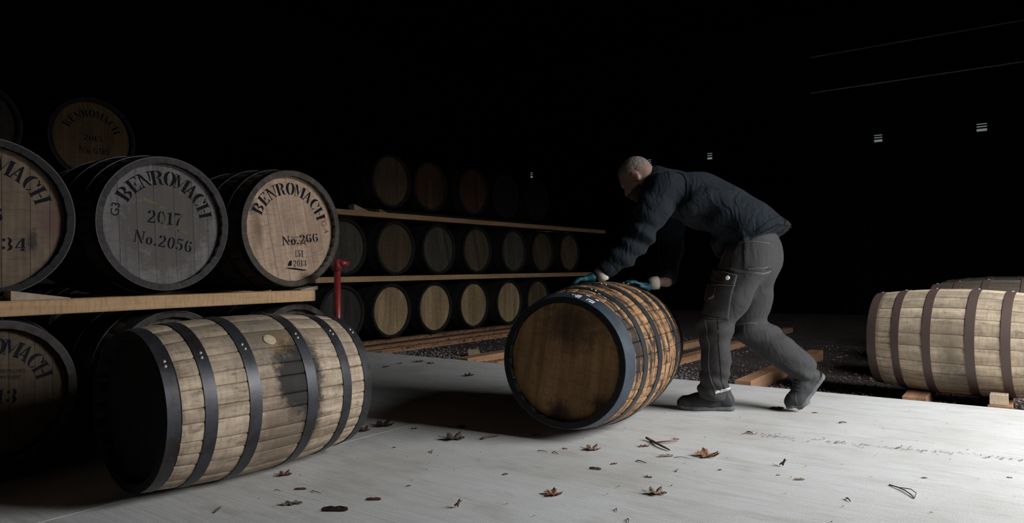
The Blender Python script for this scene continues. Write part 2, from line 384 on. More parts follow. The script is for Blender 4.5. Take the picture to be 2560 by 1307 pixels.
# ---------------------------------------------------------------- stencil lettering
def rect(x0, y0, x1, y1): return [(x0, y0), (x1, y0), (x1, y1), (x0, y1)]
def band(cx, cy, ro, so, ri, si, a0, a1, n=10):
    """curved stroke as quads: outer radii ro,so inner radii ri,si between two angles"""
    out = []
    for i in range(n):
        t0 = math.radians(a0 + (a1 - a0) * i / n); t1 = math.radians(a0 + (a1 - a0) * (i + 1) / n)
        out.append([(cx+ri*math.cos(t0), cy+si*math.sin(t0)), (cx+ro*math.cos(t0), cy+so*math.sin(t0)), (cx+ro*math.cos(t1), cy+so*math.sin(t1)), (cx+ri*math.cos(t1), cy+si*math.sin(t1))])
    return out
GL = {
 'B': (.80, [rect(.08,.04,.30,.96), rect(0,0,.34,.05), rect(0,.95,.34,1)] + band(.37,.745,.33,.255,.13,.20,-88,90) + band(.37,.255,.41,.255,.19,.20,-90,88)),
 'E': (.76, [rect(.08,.04,.30,.96), rect(0,0,.34,.05), rect(0,.95,.34,1), rect(.37,.93,.70,1), [(.60,.93),(.70,.70),(.70,.93)], rect(.37,.47,.50,.53), rect(.47,.36,.53,.64), rect(.37,0,.72,.07), [(.60,.07),(.72,.07),(.72,.32)]]),
 'N': (.92, [rect(.11,.05,.19,.82), rect(.02,0,.28,.06), [(.02,1),(.27,1),(.80,.02),(.80,.0),(.66,0),(.12,.93),(.02,.95)], rect(.73,.30,.81,.95), rect(.64,.94,.90,1)]),
 'R': (.88, [rect(.08,.04,.30,.96), rect(0,0,.36,.05), rect(0,.95,.34,1)] + band(.37,.735,.36,.265,.14,.205,-88,90) + [[(.40,.46),(.55,.47),(.68,.40),(.74,.08),(.86,.06),(.86,0),(.62,0),(.52,.12),(.50,.38)]]),
 'O': (.86, band(.43,.5,.41,.53,.17,.46,97,263,14) + band(.43,.5,.41,.53,.17,.46,-83,83,14)),
 'M': (1.06, [rect(.12,.05,.17,.90), rect(.02,0,.27,.05), [(.02,1),(.28,1),(.52,.30),(.44,.05),(.14,.95),(.02,.95)], [(.55,.33),(.72,.88),(.72,.98),(.50,.32)], rect(.76,.04,.98,.96), rect(.70,0,1.04,.05), rect(.76,.95,1.04,1)]),
 'A': (.92, [[(.11,.05),(.20,.05),(.42,.76),(.39,.92)], rect(.03,0,.30,.06), [(.40,1),(.50,1),(.82,.05),(.58,.05),(.42,.72)], rect(.50,0,.90,.05), rect(.27,.28,.50,.34)]),
 'C': (.84, band(.44,.5,.42,.53,.18,.46,95,265,14) + band(.46,.5,.30,.53,.24,.44,25,80,5) + band(.46,.5,.30,.53,.24,.44,280,330,5) + [[(.66,.66),(.76,.66),(.76,.98),(.66,.82)]]),
 'H': (.96, [rect(.08,.04,.30,.96), rect(0,0,.38,.05), rect(0,.95,.38,1), rect(.66,.04,.88,.96), rect(.58,0,.96,.05), rect(.58,.95,.96,1), rect(.33,.46,.63,.53)]),
 'o': (.62, band(.30,.31,.28,.33,.11,.27,97,263,9) + band(.30,.31,.28,.33,.11,.27,-83,83,9)),
 '.': (.28, [rect(.04,0,.22,.17)]),
 '0': (.70, band(.34,.5,.32,.52,.14,.44,97,263,12) + band(.34,.5,.32,.52,.14,.44,-83,83,12)),
 '1': (.52, [rect(.16,.06,.36,.97), [(.02,.80),(.13,.86),(.13,.97),(.02,.88)], rect(.02,0,.50,.06)]),
 '2': (.70, band(.33,.70,.31,.31,.12,.24,-35,85,9) + band(.30,.74,.26,.27,.08,.16,105,185,6) + [[(.05,.14),(.22,.14),(.56,.50),(.50,.56),(.34,.46)], rect(.03,0,.62,.11), [(.54,.11),(.62,.11),(.64,.26),(.58,.26)]]),
 '3': (.68, band(.30,.74,.30,.27,.11,.20,-70,80,9) + band(.30,.27,.34,.28,.13,.20,-82,72,9) + [rect(.03,.70,.20,.90), rect(.03,.10,.20,.30)]),
 '4': (.74, [rect(.40,.06,.60,.20), rect(.40,.30,.60,.98), rect(.28,0,.70,.05), [(.02,.24),(.12,.24),(.36,.72),(.36,.92)], rect(.14,.22,.70,.29)]),
 '5': (.68, [rect(.08,.52,.17,.88), [(.08,.88),(.56,.88),(.60,1),(.08,1)]] + band(.28,.32,.35,.33,.15,.25,-85,105,12) + [rect(.02,.06,.19,.24)]),
 '6': (.70, band(.36,.5,.34,.52,.16,.44,105,258,12) + band(.36,.29,.32,.30,.13,.23,-85,85,10) + [rect(.44,.76,.62,.94)]),
 '7': (.66, [[(.02,.86),(.60,.86),(.62,1),(.02,1)], rect(.02,.72,.08,.86), [(.20,0),(.42,0),(.44,.30),(.62,.82),(.50,.82),(.24,.34)]]),
}
GL['9'] = (.70, [[(.70 - x, 1 - y) for x, y in p] for p in GL['6'][1]])
GL['['] = (.40, [rect(.06,0,.18,1), rect(.2,.9,.36,1), rect(.2,0,.36,.1)])
def text_polys(txt, h, track=.08, wx=1.0):
    x = 0; out = []
    for ch in txt:
        if ch == ' ': x += .4 * h; continue
        wd, ps = GL[ch]; out.append((x, wd * h * wx, [[(px * h * wx, py * h) for px, py in p] for p in ps])); x += (wd * wx + track) * h
    return out, x - track * h
def line_text(mb, txt, cx, cy, h, ang=0.0, wx=1.0, x=.0006, track=.08):
    ps, W = text_polys(txt, h, track, wx); ca, sa = math.cos(ang), math.sin(ang)
    for x0, wd, polys in ps:
        for p in polys:
            q = []
            for (px, py) in p:
                X = x0 + px - W / 2; Y = py - h / 2; q.append((x, cx + X*ca - Y*sa, cy + X*sa + Y*ca))
            mb.add(q, [tuple(range(len(q)))])
def arc_text(mb, txt, r, a0, a1, h, x=.0006, wx=1.0):
    """letters stand on an arc; a0,a1 are the angles (deg, from +Y towards +Z) of the first and last letter centres"""
    for i, ch in enumerate(txt):
        a = math.radians(a0 + (a1 - a0) * i / (len(txt) - 1)); wd, polys = GL[ch]
        for p in polys:
            q = []
            for px, py in p:
                t = (px - wd / 2) * h * wx; rr = r + (py - .5) * h; b_ = a - t / r
                q.append((x, rr * math.cos(b_), rr * math.sin(b_)))
            mb.add(q, [tuple(range(len(q)))])
def font_text(body, size, cx, cy, ang, mat, parent, xh, name='stamp_lettering'):
    cu = bpy.data.curves.new(name, 'FONT'); cu.body = body; cu.size = size; cu.align_x = 'CENTER'; cu.align_y = 'CENTER'
    to = bpy.data.objects.new(name + '_tmp', cu); COL.objects.link(to); dg = bpy.context.evaluated_depsgraph_get()
    me = bpy.data.meshes.new_from_object(to.evaluated_get(dg)); bpy.data.objects.remove(to); bpy.data.curves.remove(cu)
    ca, sa = math.cos(ang), math.sin(ang)
    for v_ in me.vertices:
        X, Y = v_.co.x, v_.co.y; v_.co = (.0006, cx + X*ca - Y*sa, cy + X*sa + Y*ca)
    me.materials.clear(); return link(name, me, mat, parent, loc=(xh, 0, 0))
def lettering(root, mat, fn, name='stencil_lettering'):
    mb = MB(); fn(mb, root['R']); return mb.build(name, mat, root, loc=(root['xh'], 0, 0))
FR = -PI / 2      # yaw that turns the front head towards the doorway side (-Y)

# --- barrel lying on the floor in the left foreground
def fg_wood(root):
    return wood('grey_oak_staves_foreground', (.31, .235, .165), (.64, .505, .375), 'X', .34, .6, (.075, .055, .042), .72, 1.0, root,
        [((.035, -.24, .225), (12, 12, 12), .75, .25, (.36, .21, .08), .8), ((.02, -.31, -.08), (6.5, 5, 5), .95, .35, (.13, .09, .065), .7), ((-.02, -.2, .28), (6, 5, 5), .8, .4, (.12, .10, .08), .6),
         ((.065, -.315, .085), (10, 6.5, 6.5), .95, .24, (.014, .013, .014), .93), ((.125, -.30, -.05), (18, 6, 5), .7, .22, (.02, .017, .016), .85), ((.12, -.30, .13), (14, 6, 6), .8, .25, (.022, .019, .019), .8)], spot=.7, spot_at=(.54, .68), chime=(.405, 'neg'), smudge=((9, 4, 4), .50, .68, .45, (.13, .10, .075)))  # chime mask blackens the left end to stand in for shade
fgb = cask('foreground_barrel', 'weathered oak barrel with six steel hoops lying on its side at the foreground left', None, (1.698, 2.661, .330), -.025, (.912, .326, .295),
     fg_wood, M['fg_hoop'], M['dark_stave'], hoops=[(-.456, -.411), (-.327, -.281), (-.158, -.109), (.096, .145), (.283, .330), (.408, .456)],  # dark head colour stands in for shade on the left end
     rivets=[math.radians(a) for a in (-51, -49, -47, -42, -40, -38)], seed=3, nst=27)
a_ = math.radians(-43.5); r_ = .326 + .0008
mb = MB(); n = 20; R1, R0 = .026, .022
mb.add([(R1*math.cos(2*PI*k/n), R1*math.sin(2*PI*k/n), -.004) for k in range(n)] + [(R1*math.cos(2*PI*k/n), R1*math.sin(2*PI*k/n), .002) for k in range(n)] + [(R0*math.cos(2*PI*k/n), R0*math.sin(2*PI*k/n), .0035) for k in range(n)],
       [(k, (k+1) % n, n+(k+1) % n, n+k) for k in range(n)] + [(n+k, n+(k+1) % n, 2*n+(k+1) % n, 2*n+k) for k in range(n)] + [tuple(range(2*n, 3*n))])
M['bung'] = wood('pale_bung_wood', (.42, .32, .20), (.62, .50, .34), 'X', .1, .2, fine=1.5)
mb.build('bung', M['bung'], fgb, loc=(-.012, r_*math.sin(a_), r_*math.cos(a_)), rot=(-a_, 0, 0))['label'] = 'round pale wooden bung'

# --- cask being rolled
def roll_wood(root):
    return wood('orange_oak_staves_blackened', (.24, .12, .055), (.52, .29, .14), 'X', .45, .55, (.014, .012, .012), .6, .8, root,
        [((.12, .1, .3), (8, 5, 5), .5, .4, (.02, .016, .014), .85)], spot=.85, chime=(.50, 'both'), cross=.6, spot_at=(.54, .64), smudge=((22, 4.5, 4.5), .455, .55, .97, (.016, .013, .012)))
def roll_head(root):
    return wood('dark_brown_rolled_head', (.22, .12, .055), (.42, .24, .11), 'Z', .12, .6, (.01, .008, .006), .75, .9, root,
        [((.5, -.12, -.22), (6, 9, 9), .45, .25, (.015, .01, .008), .85), ((.5, .1, -.24), (6, 9, 12), .35, .25, (.015, .01, .008), .8), ((.5, .1, .16), (2, 4.5, 4.5), .55, .3, (.035, .02, .011), .75)])
RL = (1.066, .381, .317)
rb_ = cask('rolling_cask', 'orange-brown cask with black hoops being rolled under the hands of the bending man', None, (3.401, 1.888, .385), .147 + PI, RL,
     roll_wood, M['roll_hoop'], roll_head, roll=.35, head_rot=-.5, hoops=[(-.533, -.468), (-.40, -.355), (-.20, -.15), (.13, .185), (.315, .36), (.445, .533)],
     rivets=[.6, .62, .58, .55, .6, .5], seed=8, nst=28, back_mat=M['dark_stave'])
eh = [o for o in rb_.children if o.name.startswith('hoop')][-1]; eh.material_slots[0].link = 'OBJECT'; eh.material_slots[0].material = M['roll_end_hoop']
# white stencil marks on its end hoop and a paint smear on the staves
def surf_patch(mb, x0, x1, a0, a1, dims, lift, nx=3, na=5):
    V = []; F = []
    for i in range(nx + 1):
        x = x0 + (x1 - x0) * i / nx; r = prof(x, *dims) + lift
        for j in range(na + 1):
            a = a0 + (a1 - a0) * j / na; V.append((x, r * math.sin(a), r * math.cos(a)))
    for i in range(nx):
        for j in range(na): F.append((i*(na+1)+j, i*(na+1)+j+1, (i+1)*(na+1)+j+1, (i+1)*(na+1)+j))
    mb.add(V, F)
mb = MB()
for (x0, x1, a0, a1) in ((.487,.497,.74,.82), (.505,.515,.76,.83), (.487,.515,.72,.735), (.487,.515,.825,.84), (.480,.492,.50,.60), (.497,.507,.52,.62), (.480,.507,.60,.615), (.512,.52,.55,.62), (.45,.458,.64,.70), (.452,.462,.80,.85), (.37,.376,.72,.76), (.38,.386,.83,.87)):
    surf_patch(mb, x0, x1, a0, a1, RL, .0045, 1, 3)
mb.build('stencil_lettering', M['white_paint'], rb_)
mb = MB(); surf_patch(mb, .00, .022, .02, .34, RL, .0012); surf_patch(mb, -.03, .03, .10, .24, RL, .0011); surf_patch(mb, -.055, -.02, .16, .30, RL, .0012)
mb.build('paint_smear', ink('dirty_white_paint', (.62, .58, .52), .95, 14), rb_)

# --- casks on blocks at the right
def right_wood(root):
    return wood('tan_oak_staves_right', (.36, .285, .20), (.68, .54, .39), 'X', .45, .6, (.085, .07, .055), .75, 1.0, root,
        [((-.02, .30, -.02), (9, 5, 5), .55, .4, (.15, .115, .085), .7), ((-.04, .27, -.2), (7, 5, 5), .5, .4, (.10, .085, .07), .75)], spot=.7, spot_at=(.55, .70), smudge=((10, 5, 5), .50, .68, .4, (.16, .13, .10)))
RD = (.93, .34, .303); RH = [(-.465, -.415), (-.318, -.270), (-.142, -.092), (.090, .138), (.270, .316), (.410, .465)]
cask('right_barrel', 'tan oak barrel with rusty brown hoops lying on timber rails at the right edge', None, (5.359, .351, .343), 1.46, RD, right_wood, M['brown_hoop'], M['chime'],
     hoops=RH, rivets=[.02] * 6, seed=21, nst=26)
def right_wood2(root):
    return wood('grey_oak_staves_behind', (.05, .04, .03), (.11, .09, .068), 'X', .4, .5, (.04, .035, .03), .75, 1.0, spot=.5)
cask('barrel_behind', 'darker grey barrel behind the tan right-hand barrel, only its top showing', None, (6.24, .10, .367), 1.50, (.93, .36, .32), right_wood2, M['brown_hoop'], M['chime'],
     hoops=RH, rivets=[.0] * 6, seed=22, nst=26)

for k, (x_, y_) in enumerate(((7.09, .11), (7.93, .14))):  # unseen casks added to the row so that they shade the gravel
    cask('barrel_behind', ['third', 'fourth'][k] + ' barrel of the row on the right-hand rails, unseen, added to shade the gravel', None, (x_, y_, .367), 1.52, (.93, .36, .32), M['dark_stave_grey'], M['brown_hoop'], M['chime'], hoops=RH, separate=False, back_boards=False)
# --- head timbers of the named casks
def head266(root): return wood('pinkish_oak_head', (.36, .235, .165), (.56, .40, .29), 'Z', .30, .45, (.05, .04, .035), .72, .9, root,
        [((.42, -.215, -.02), (2, 16, 7), .55, .35, (.17, .115, .08), .75), ((.42, -.24, .12), (2, 14, 10), .3, .25, (.05, .045, .05), .8), ((.42, .0, .05), (2, 7, 7), .45, .5, (.30, .215, .155), .6)])
def head2056(root): return wood('ashen_grey_head', (.105, .093, .092), (.225, .205, .205), 'Z', .28, .6, (.03, .03, .03), .75, .9, root,
        [((.42, .02, .0), (2, 3.6, 3.6), .80, .10, (.092, .080, .072), .85)])
def head434(root): return wood('brown_oak_head', (.10, .07, .047), (.19, .135, .09), 'Z', .22, .5, (.05, .03, .03), .72, .9, root,
        [((.42, .25, -.02), (2, 10, 7), .5, .35, (.11, .05, .045), .7), ((.42, .175, -.10), (2, 22, 8), .4, .2, (.02, .018, .018), .85)])
def head690(root): return wood('dark_amber_head', (.10, .058, .028), (.19, .12, .058), 'Z', .2, .5, (.05, .03, .03), .75, .9)
def headoma(root): return wood('shaded_tan_head', (.065, .046, .027), (.115, .084, .05), 'Z', .2, .5, (.05, .03, .03), .75, .9)  # head colour darkened overall to stand in for the foreground barrel's shadow
FD = (.90, .362, .325)
def front_loc(x, yhead, z): return (x, yhead + FD[0] / 2, z)
c266 = cask('cask_with_stencil', 'pinkish oak cask numbered 266 at the right end of the front rack', 'casks on the front rack', front_loc(2.50, 3.385, 1.085), FR, (.90, .362, .330), M['chime'], M['black_hoop'], head266,
            boards=(-.66, -.44, -.18, .1, .4, .68), head_rot=.20, seed=31, nst=32)
c2056 = cask('cask_with_stencil', 'ashen grey cask marked 2017 No.2056 with yellow chalk strokes', 'casks on the front rack', front_loc(1.77, 3.40, 1.080), FR, FD, M['chime_dark'], M['black_hoop'], head2056,
             boards=(-.7, -.42, -.14, .2, .52, .78), head_rot=.04, seed=32, nst=32)
c434 = cask('cask_with_stencil', 'brown oak cask ending in 434 at the left edge of the front rack', 'casks on the front rack', front_loc(1.037, 3.415, 1.075), FR, FD, M['dark_stave'], M['black_hoop'], head434,
            boards=(-.7, -.42, -.14, .2, .55, .8), head_rot=.0, seed=33, nst=32)
BD = (.90, .352, .295)
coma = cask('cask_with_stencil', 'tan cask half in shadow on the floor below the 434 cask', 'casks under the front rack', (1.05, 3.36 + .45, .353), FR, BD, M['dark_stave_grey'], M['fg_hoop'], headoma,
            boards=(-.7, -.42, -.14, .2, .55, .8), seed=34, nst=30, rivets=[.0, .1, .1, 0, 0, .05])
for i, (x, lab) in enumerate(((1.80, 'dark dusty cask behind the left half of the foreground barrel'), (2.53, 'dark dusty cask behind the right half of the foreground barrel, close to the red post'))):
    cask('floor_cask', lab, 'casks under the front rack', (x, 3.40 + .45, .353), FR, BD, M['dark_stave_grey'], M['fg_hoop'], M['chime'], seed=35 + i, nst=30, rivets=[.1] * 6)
HD = (.90, .378, .338)
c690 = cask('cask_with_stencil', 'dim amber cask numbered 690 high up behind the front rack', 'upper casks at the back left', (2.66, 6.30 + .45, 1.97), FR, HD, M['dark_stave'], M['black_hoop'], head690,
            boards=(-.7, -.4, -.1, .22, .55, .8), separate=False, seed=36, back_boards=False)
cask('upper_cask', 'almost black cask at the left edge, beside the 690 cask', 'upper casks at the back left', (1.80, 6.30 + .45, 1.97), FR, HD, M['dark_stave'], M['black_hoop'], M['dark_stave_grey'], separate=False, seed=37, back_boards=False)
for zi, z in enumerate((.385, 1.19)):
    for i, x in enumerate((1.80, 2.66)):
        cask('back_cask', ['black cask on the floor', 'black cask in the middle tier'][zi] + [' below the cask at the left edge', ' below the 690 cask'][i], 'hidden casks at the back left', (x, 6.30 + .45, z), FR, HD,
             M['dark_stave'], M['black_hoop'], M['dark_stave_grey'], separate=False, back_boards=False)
# lettering; a = angle around the head, R = head radius
def word(root, mat, fn): lettering(root, mat, lambda mb, R: fn(mb, R))
BM = 'BENROMACH'
word(c266, M['ink'], lambda mb, R: arc_text(mb, BM, .765 * R, 153, 25, .068, wx=1.08))
word(c266, M['ink'], lambda mb, R: line_text(mb, 'No.266', .235 * R, -.19 * R, .052, .12, 1.15))
word(c266, M['ink'], lambda mb, R: line_text(mb, '[51', .21 * R, -.47 * R, .040, .03, .8))
word(c266, M['ink'], lambda mb, R: line_text(mb, '2013', .22 * R, -.655 * R, .038, .03, .85))
def smear(mb, R):
    P = [(-.06, -.70), (.03, -.71), (.04, -.60), (-.02, -.61), (-.12, -.735), (.12, -.745), (.40, -.785), (.30, -.80), (.08, -.775), (-.04, -.76)]
    mb.add([(.0006, y * R, z * R) for y, z in P], [(0, 1, 2, 3), (4, 9, 8, 5), (5, 8, 7, 6)])
lettering(c266, M['ink_worn'], smear, 'ink_smear')
font_text('TG-4', .052, .80 * c266['R'], .12 * c266['R'], -1.25, M['ink_red'], c266, c266['xh'])
for k, (tx, dz) in enumerate((('TRADE MARK', .02), ('STRAIGHT BOURBON', 0), ('KENTUCKY 46', -.02))):
    font_text(tx, .017, .19 * c266['R'], -.225 * c266['R'] + dz, .04, M['ink_worn'], c266, c266['xh'] + .0003)
word(c2056, M['ink_worn'], lambda mb, R: arc_text(mb, BM, .765 * R, 143.5, 19.5, .070, wx=1.08))
word(c2056, M['ink'], lambda mb, R: line_text(mb, '2017', .03 * R, .10 * R, .062, -.07, 1.0))
word(c2056, M['ink'], lambda mb, R: line_text(mb, 'No.2056', .01 * R, -.29 * R, .058, -.17, 1.0))
font_text('G3', .055, -.75 * c2056['R'], .2 * c2056['R'], 1.45, M['ink_worn'], c2056, c2056['xh'])
for (y0, z0, y1, z1, w_) in ((-.33, .41, .05, .24, .03), (-.12, -.10, -.05, .03, .012), (0, -.05, .43, -.13, .015), (.25, -.11, .30, .18, .014), (.0, .02, .02, .19, .012)):
    def chalk(mb, R):
        dy, dz = y1 - y0, z1 - z0; l = math.hypot(dy, dz); ny, nz = -dz / l * w_, dy / l * w_
        mb.add([(.001, (y0 + ny) * R, (z0 + nz) * R), (.001, (y0 - ny) * R, (z0 - nz) * R), (.001, (y1 - ny * .5) * R, (z1 - nz * .5) * R), (.001, (y1 + ny * .5) * R, (z1 + nz * .5) * R)], [(0, 1, 2, 3)])
    lettering(c2056, M['chalk'], chalk, 'chalk_mark')
word(c434, M['ink'], lambda mb, R: arc_text(mb, BM, .765 * R, 150, 27, .068, wx=1.05))
word(c434, M['ink'], lambda mb, R: line_text(mb, '2016', -.06 * R, .05 * R, .058, -.02, 1.0))
word(c434, M['ink'], lambda mb, R: line_text(mb, 'No.434', .06 * R, -.36 * R, .056, -.02, 1.1))
word(coma, M['ink'], lambda mb, R: arc_text(mb, BM, .71 * R, 148, 22, .064, wx=1.05))
for k, (tx, dz) in enumerate((('BENROMACH DISTILLERY', .09), ('FORRES MORAYSHIRE', .065))): font_text(tx, .02, .0, dz, -.1, M['ink_worn'], coma, coma['xh'])
word(coma, M['ink'], lambda mb, R: line_text(mb, '2013', .0, -.05 * R, .06, -.1, 1.0))
word(c690, M['ink'], lambda mb, R: arc_text(mb, BM, .70 * R, 150, 28, .060, wx=1.05))
word(c690, M['ink'], lambda mb, R: line_text(mb, '2015', .03 * R, .03 * R, .046, 0, 1.15))
word(c690, M['ink'], lambda mb, R: line_text(mb, 'No.690', .06 * R, -.30 * R, .056, 0))

# --- far rack, three tiers
pal = {'fresh': ((.27, .185, .10), (.46, .33, .19)), 'grey': ((.05, .044, .035), (.105, .092, .073)), 'brown': ((.07, .046, .027), (.13, .09, .053)), 'amber': ((.10, .067, .035), (.19, .13, .075)), 'dark': ((.03, .025, .022), (.065, .056, .048)), 'red': ((.052, .026, .015), (.10, .053, .031)), 'mid': ((.065, .047, .029), (.125, .093, .058)), 'deep': ((.075, .049, .028), (.14, .095, .056)), 'black': ((.012, .010, .009), (.024, .02, .017))}  # middle and top tier heads darkened in colour for light falling off upwards
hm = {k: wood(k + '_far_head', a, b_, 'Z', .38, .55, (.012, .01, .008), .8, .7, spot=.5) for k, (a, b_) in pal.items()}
FY = 6.37; AD = (.90, .372, .332)
order = ['leftmost', 'second from left', 'third from left', 'fourth from left', 'fifth from left', 'sixth from left', 'seventh from left']
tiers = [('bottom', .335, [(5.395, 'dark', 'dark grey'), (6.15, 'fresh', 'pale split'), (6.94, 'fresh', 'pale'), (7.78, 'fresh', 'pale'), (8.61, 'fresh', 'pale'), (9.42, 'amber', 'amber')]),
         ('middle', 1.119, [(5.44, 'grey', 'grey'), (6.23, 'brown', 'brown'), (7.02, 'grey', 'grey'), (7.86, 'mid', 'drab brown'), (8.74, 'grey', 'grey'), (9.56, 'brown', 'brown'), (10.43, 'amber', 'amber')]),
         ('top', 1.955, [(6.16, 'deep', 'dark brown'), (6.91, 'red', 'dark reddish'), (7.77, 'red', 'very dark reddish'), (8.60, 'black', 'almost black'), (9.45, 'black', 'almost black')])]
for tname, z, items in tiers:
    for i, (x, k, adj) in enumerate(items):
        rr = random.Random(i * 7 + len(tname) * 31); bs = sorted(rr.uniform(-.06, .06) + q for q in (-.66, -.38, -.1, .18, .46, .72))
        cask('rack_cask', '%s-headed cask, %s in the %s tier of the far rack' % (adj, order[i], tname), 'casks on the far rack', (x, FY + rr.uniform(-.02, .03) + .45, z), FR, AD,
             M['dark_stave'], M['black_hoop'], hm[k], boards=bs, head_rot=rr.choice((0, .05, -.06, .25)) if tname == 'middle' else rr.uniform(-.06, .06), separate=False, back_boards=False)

# ---------------------------------------------------------------- rack timbers, rails, blocks
def timber(name, label, a, b_, mat, group=None, cat='timber'):
    cx, cy, cz = [(p + q) / 2 for p, q in zip(a, b_)]; hx, hy, hz = [(q - p) / 2 for p, q in zip(a, b_)]
    mb = MB(); mb.box((-hx, -hy, -hz), (hx, hy, hz), .003)
    return tag(mb.build(name, mat, loc=(cx, cy, cz)), label, cat, group)
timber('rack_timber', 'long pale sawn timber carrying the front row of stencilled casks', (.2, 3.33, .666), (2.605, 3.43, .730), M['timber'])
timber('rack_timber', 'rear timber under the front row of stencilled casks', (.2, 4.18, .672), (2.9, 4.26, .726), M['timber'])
for nm, z0, z1, x0, x1 in (('lower', .705, .770, 4.95, 11.3), ('upper', 1.487, 1.55, 5.0, 11.6)):
    timber('rack_timber', '%s pale timber beam along the front of the far rack' % nm, (x0, FY - .05, z0), (x1, FY + .05, z1), M['timber'])
    timber('rack_timber', '%s timber beam at the back of the far rack' % nm, (x0, FY + .75, z0), (x1, FY + .85, z1 - .012), M['timber'])
for yy, nm in ((6.42, 'front'), (7.02, 'back')):
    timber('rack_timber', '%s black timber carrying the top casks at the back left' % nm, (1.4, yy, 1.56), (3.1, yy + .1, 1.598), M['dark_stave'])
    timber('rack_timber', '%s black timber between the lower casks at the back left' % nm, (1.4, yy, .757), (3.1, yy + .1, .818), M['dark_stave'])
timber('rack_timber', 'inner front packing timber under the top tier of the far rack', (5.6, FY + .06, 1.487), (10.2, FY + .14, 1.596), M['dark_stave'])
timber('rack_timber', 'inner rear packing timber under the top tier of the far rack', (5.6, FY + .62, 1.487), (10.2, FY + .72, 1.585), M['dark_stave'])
def wedge(label, x, y, z, lx, ly, lz, flip=False, mat=None):
    mb = MB(); a, b_ = (lz, .004) if flip else (.004, lz)
    mb.add([(-lx/2, -ly/2, 0), (lx/2, -ly/2, 0), (lx/2, ly/2, 0), (-lx/2, ly/2, 0), (-lx/2, -ly/2, a), (lx/2, -ly/2, b_), (lx/2, ly/2, b_), (-lx/2, ly/2, a)],
           [(0,3,2,1),(4,5,6,7),(0,1,5,4),(1,2,6,5),(2,3,7,6),(3,0,4,7)])
    return tag(mb.build('chock', mat or M['timber_z'], loc=(x, y, z)), label, 'wedge', 'wooden chocks under the casks')
wedge('small pale wooden chock under the right side of the 266 cask', 2.565, 3.375, .731, .12, .09, .022)
wedge('pale wooden chock with a cracked top under the 434 cask', 1.20, 3.375, .731, .22, .09, .040, True)
wedge('small chock on the upper far beam below the top tier', 5.62, FY, 1.55, .22, .1, .07, True)
wedge('tiny reddish chock on the upper far beam', 5.98, FY - .0, 1.55, .12, .08, .0401, True, M['rail'])
for i, (y, x0, x1, wd, z1, lab) in enumerate([(6.45, 5.05, 11.5, .12, -.021, 'reddish rail directly beneath the far bottom casks'), (5.83, 5.02, 11.0, .10, .0, 'middle of the three long rails before the far rack'), (5.60, 5.0, 10.6, .10, -.012, 'nearest of the three long rails before the far rack'), (7.05, 5.05, 11.5, .12, -.034, 'rear rail beneath the far bottom casks'),
     (4.27, 5.02, 5.95, .14, .01, 'short broken rail end at the slab edge beside the rolling cask'), (4.02, 5.02, 9.5, .10, -.02, 'half buried rail behind the rolling cask'), (3.05, 5.25, 10, .11, .0, 'dim reddish rail behind the rolling cask, further one'), (2.62, 5.05, 10, .11, .0, 'dim reddish rail behind the rolling cask, nearer one'),
     (1.63, 4.96, 7.2, .115, .03, 'pale reddish rail starting at the slab edge behind the man'), (.565, 4.995, 7.4, .13, .02, 'rail end under the left half of the right barrel'), (.125, 4.995, 7.4, .12, .012, 'rail end under the middle of the right barrel')]):
    timber('ground_rail', lab, (max(x0, 4.995), y - wd / 2, -.075), (x1, y + wd / 2, z1), M['rail'], 'rails laid on the gravel')
timber('block', 'small wooden block standing on a rail end beneath the right barrel', (5.005, .085, .012), (5.085, .175, .075), M['timber_z'], None, 'block')
mb = MB(); mb.add([(-.16, -.06, 0), (.16, -.06, 0), (.16, .06, 0), (-.16, .06, 0), (-.16, -.06, .02), (.16, -.06, .075), (.16, .06, .075), (-.16, .06, .02)], [(0,3,2,1),(4,5,6,7),(0,1,5,4),(1,2,6,5),(2,3,7,6),(3,0,4,7)])
tag(mb.build('plank_offcut', M['timber_z'], loc=(5.48, 4.50, -.06), rot=(0, 0, .75)), 'offcut of plank leaning on gravel just left of the rolling cask', 'timber')

# --- red steel post in front of the 266 cask
post = bpy.data.objects.new('red_post', None); COL.objects.link(post); post.location = (2.66, 3.20, 0)
tag(post, 'slim red painted steel post standing between the front rack and the foreground barrel', 'post')
MB().tube([(0, 0, .0), (0, 0, .86)], .0195, 16).build('pipe', M['red_paint'], post, True)
MB().tube([(0, 0, .84), (0, 0, .905)], .025, 16).build('collar', M['red_paint'], post, True)
MB().tube([(.0, -.01, .885), (.055, -.03, .88)], [.019, .017], 12).build('bolt', M['red_paint'], post, True)
mb = MB(); mb.box((-.07, -.07, 0), (.07, .07, .012), .002); mb.build('base_plate', M['red_paint'], post)

# ---------------------------------------------------------------- implicit surfaces for soft things
def cone(p, a, b_, ra, rb_, sx=(1, 1, 1)):
    s = np.array(sx); q = (p - np.array(a)) * s; d = (np.array(b_) - np.array(a)) * s
    t = np.clip((q @ d) / (d @ d), 0, 1); return np.linalg.norm(q - t[:, None] * d, axis=1) - (ra + (rb_ - ra) * t)
def ell(p, c_, r):
    r = np.array(r); q = (p - np.array(c_)) / r; k = np.linalg.norm(q, axis=1); return (k - 1) * r.min()
def ell_f(p, c_, r, ax):
    """ellipsoid with its own axes (rows of ax)"""
    r = np.array(r); q = ((p - np.array(c_)) @ np.array(ax).T) / r; return (np.linalg.norm(q, axis=1) - 1) * r.min()
def smin(a, b_, k):
    h = np.maximum(k - np.abs(a - b_), 0) / k; return np.minimum(a, b_) - h * h * k / 4
def chain(p, pts, rs, k=.02, sx=(1, 1, 1)):
    d = None
    for i in range(len(pts) - 1):
        e = cone(p, pts[i], pts[i+1], rs[i], rs[i+1], sx); d = e if d is None else smin(d, e, k)
    return d
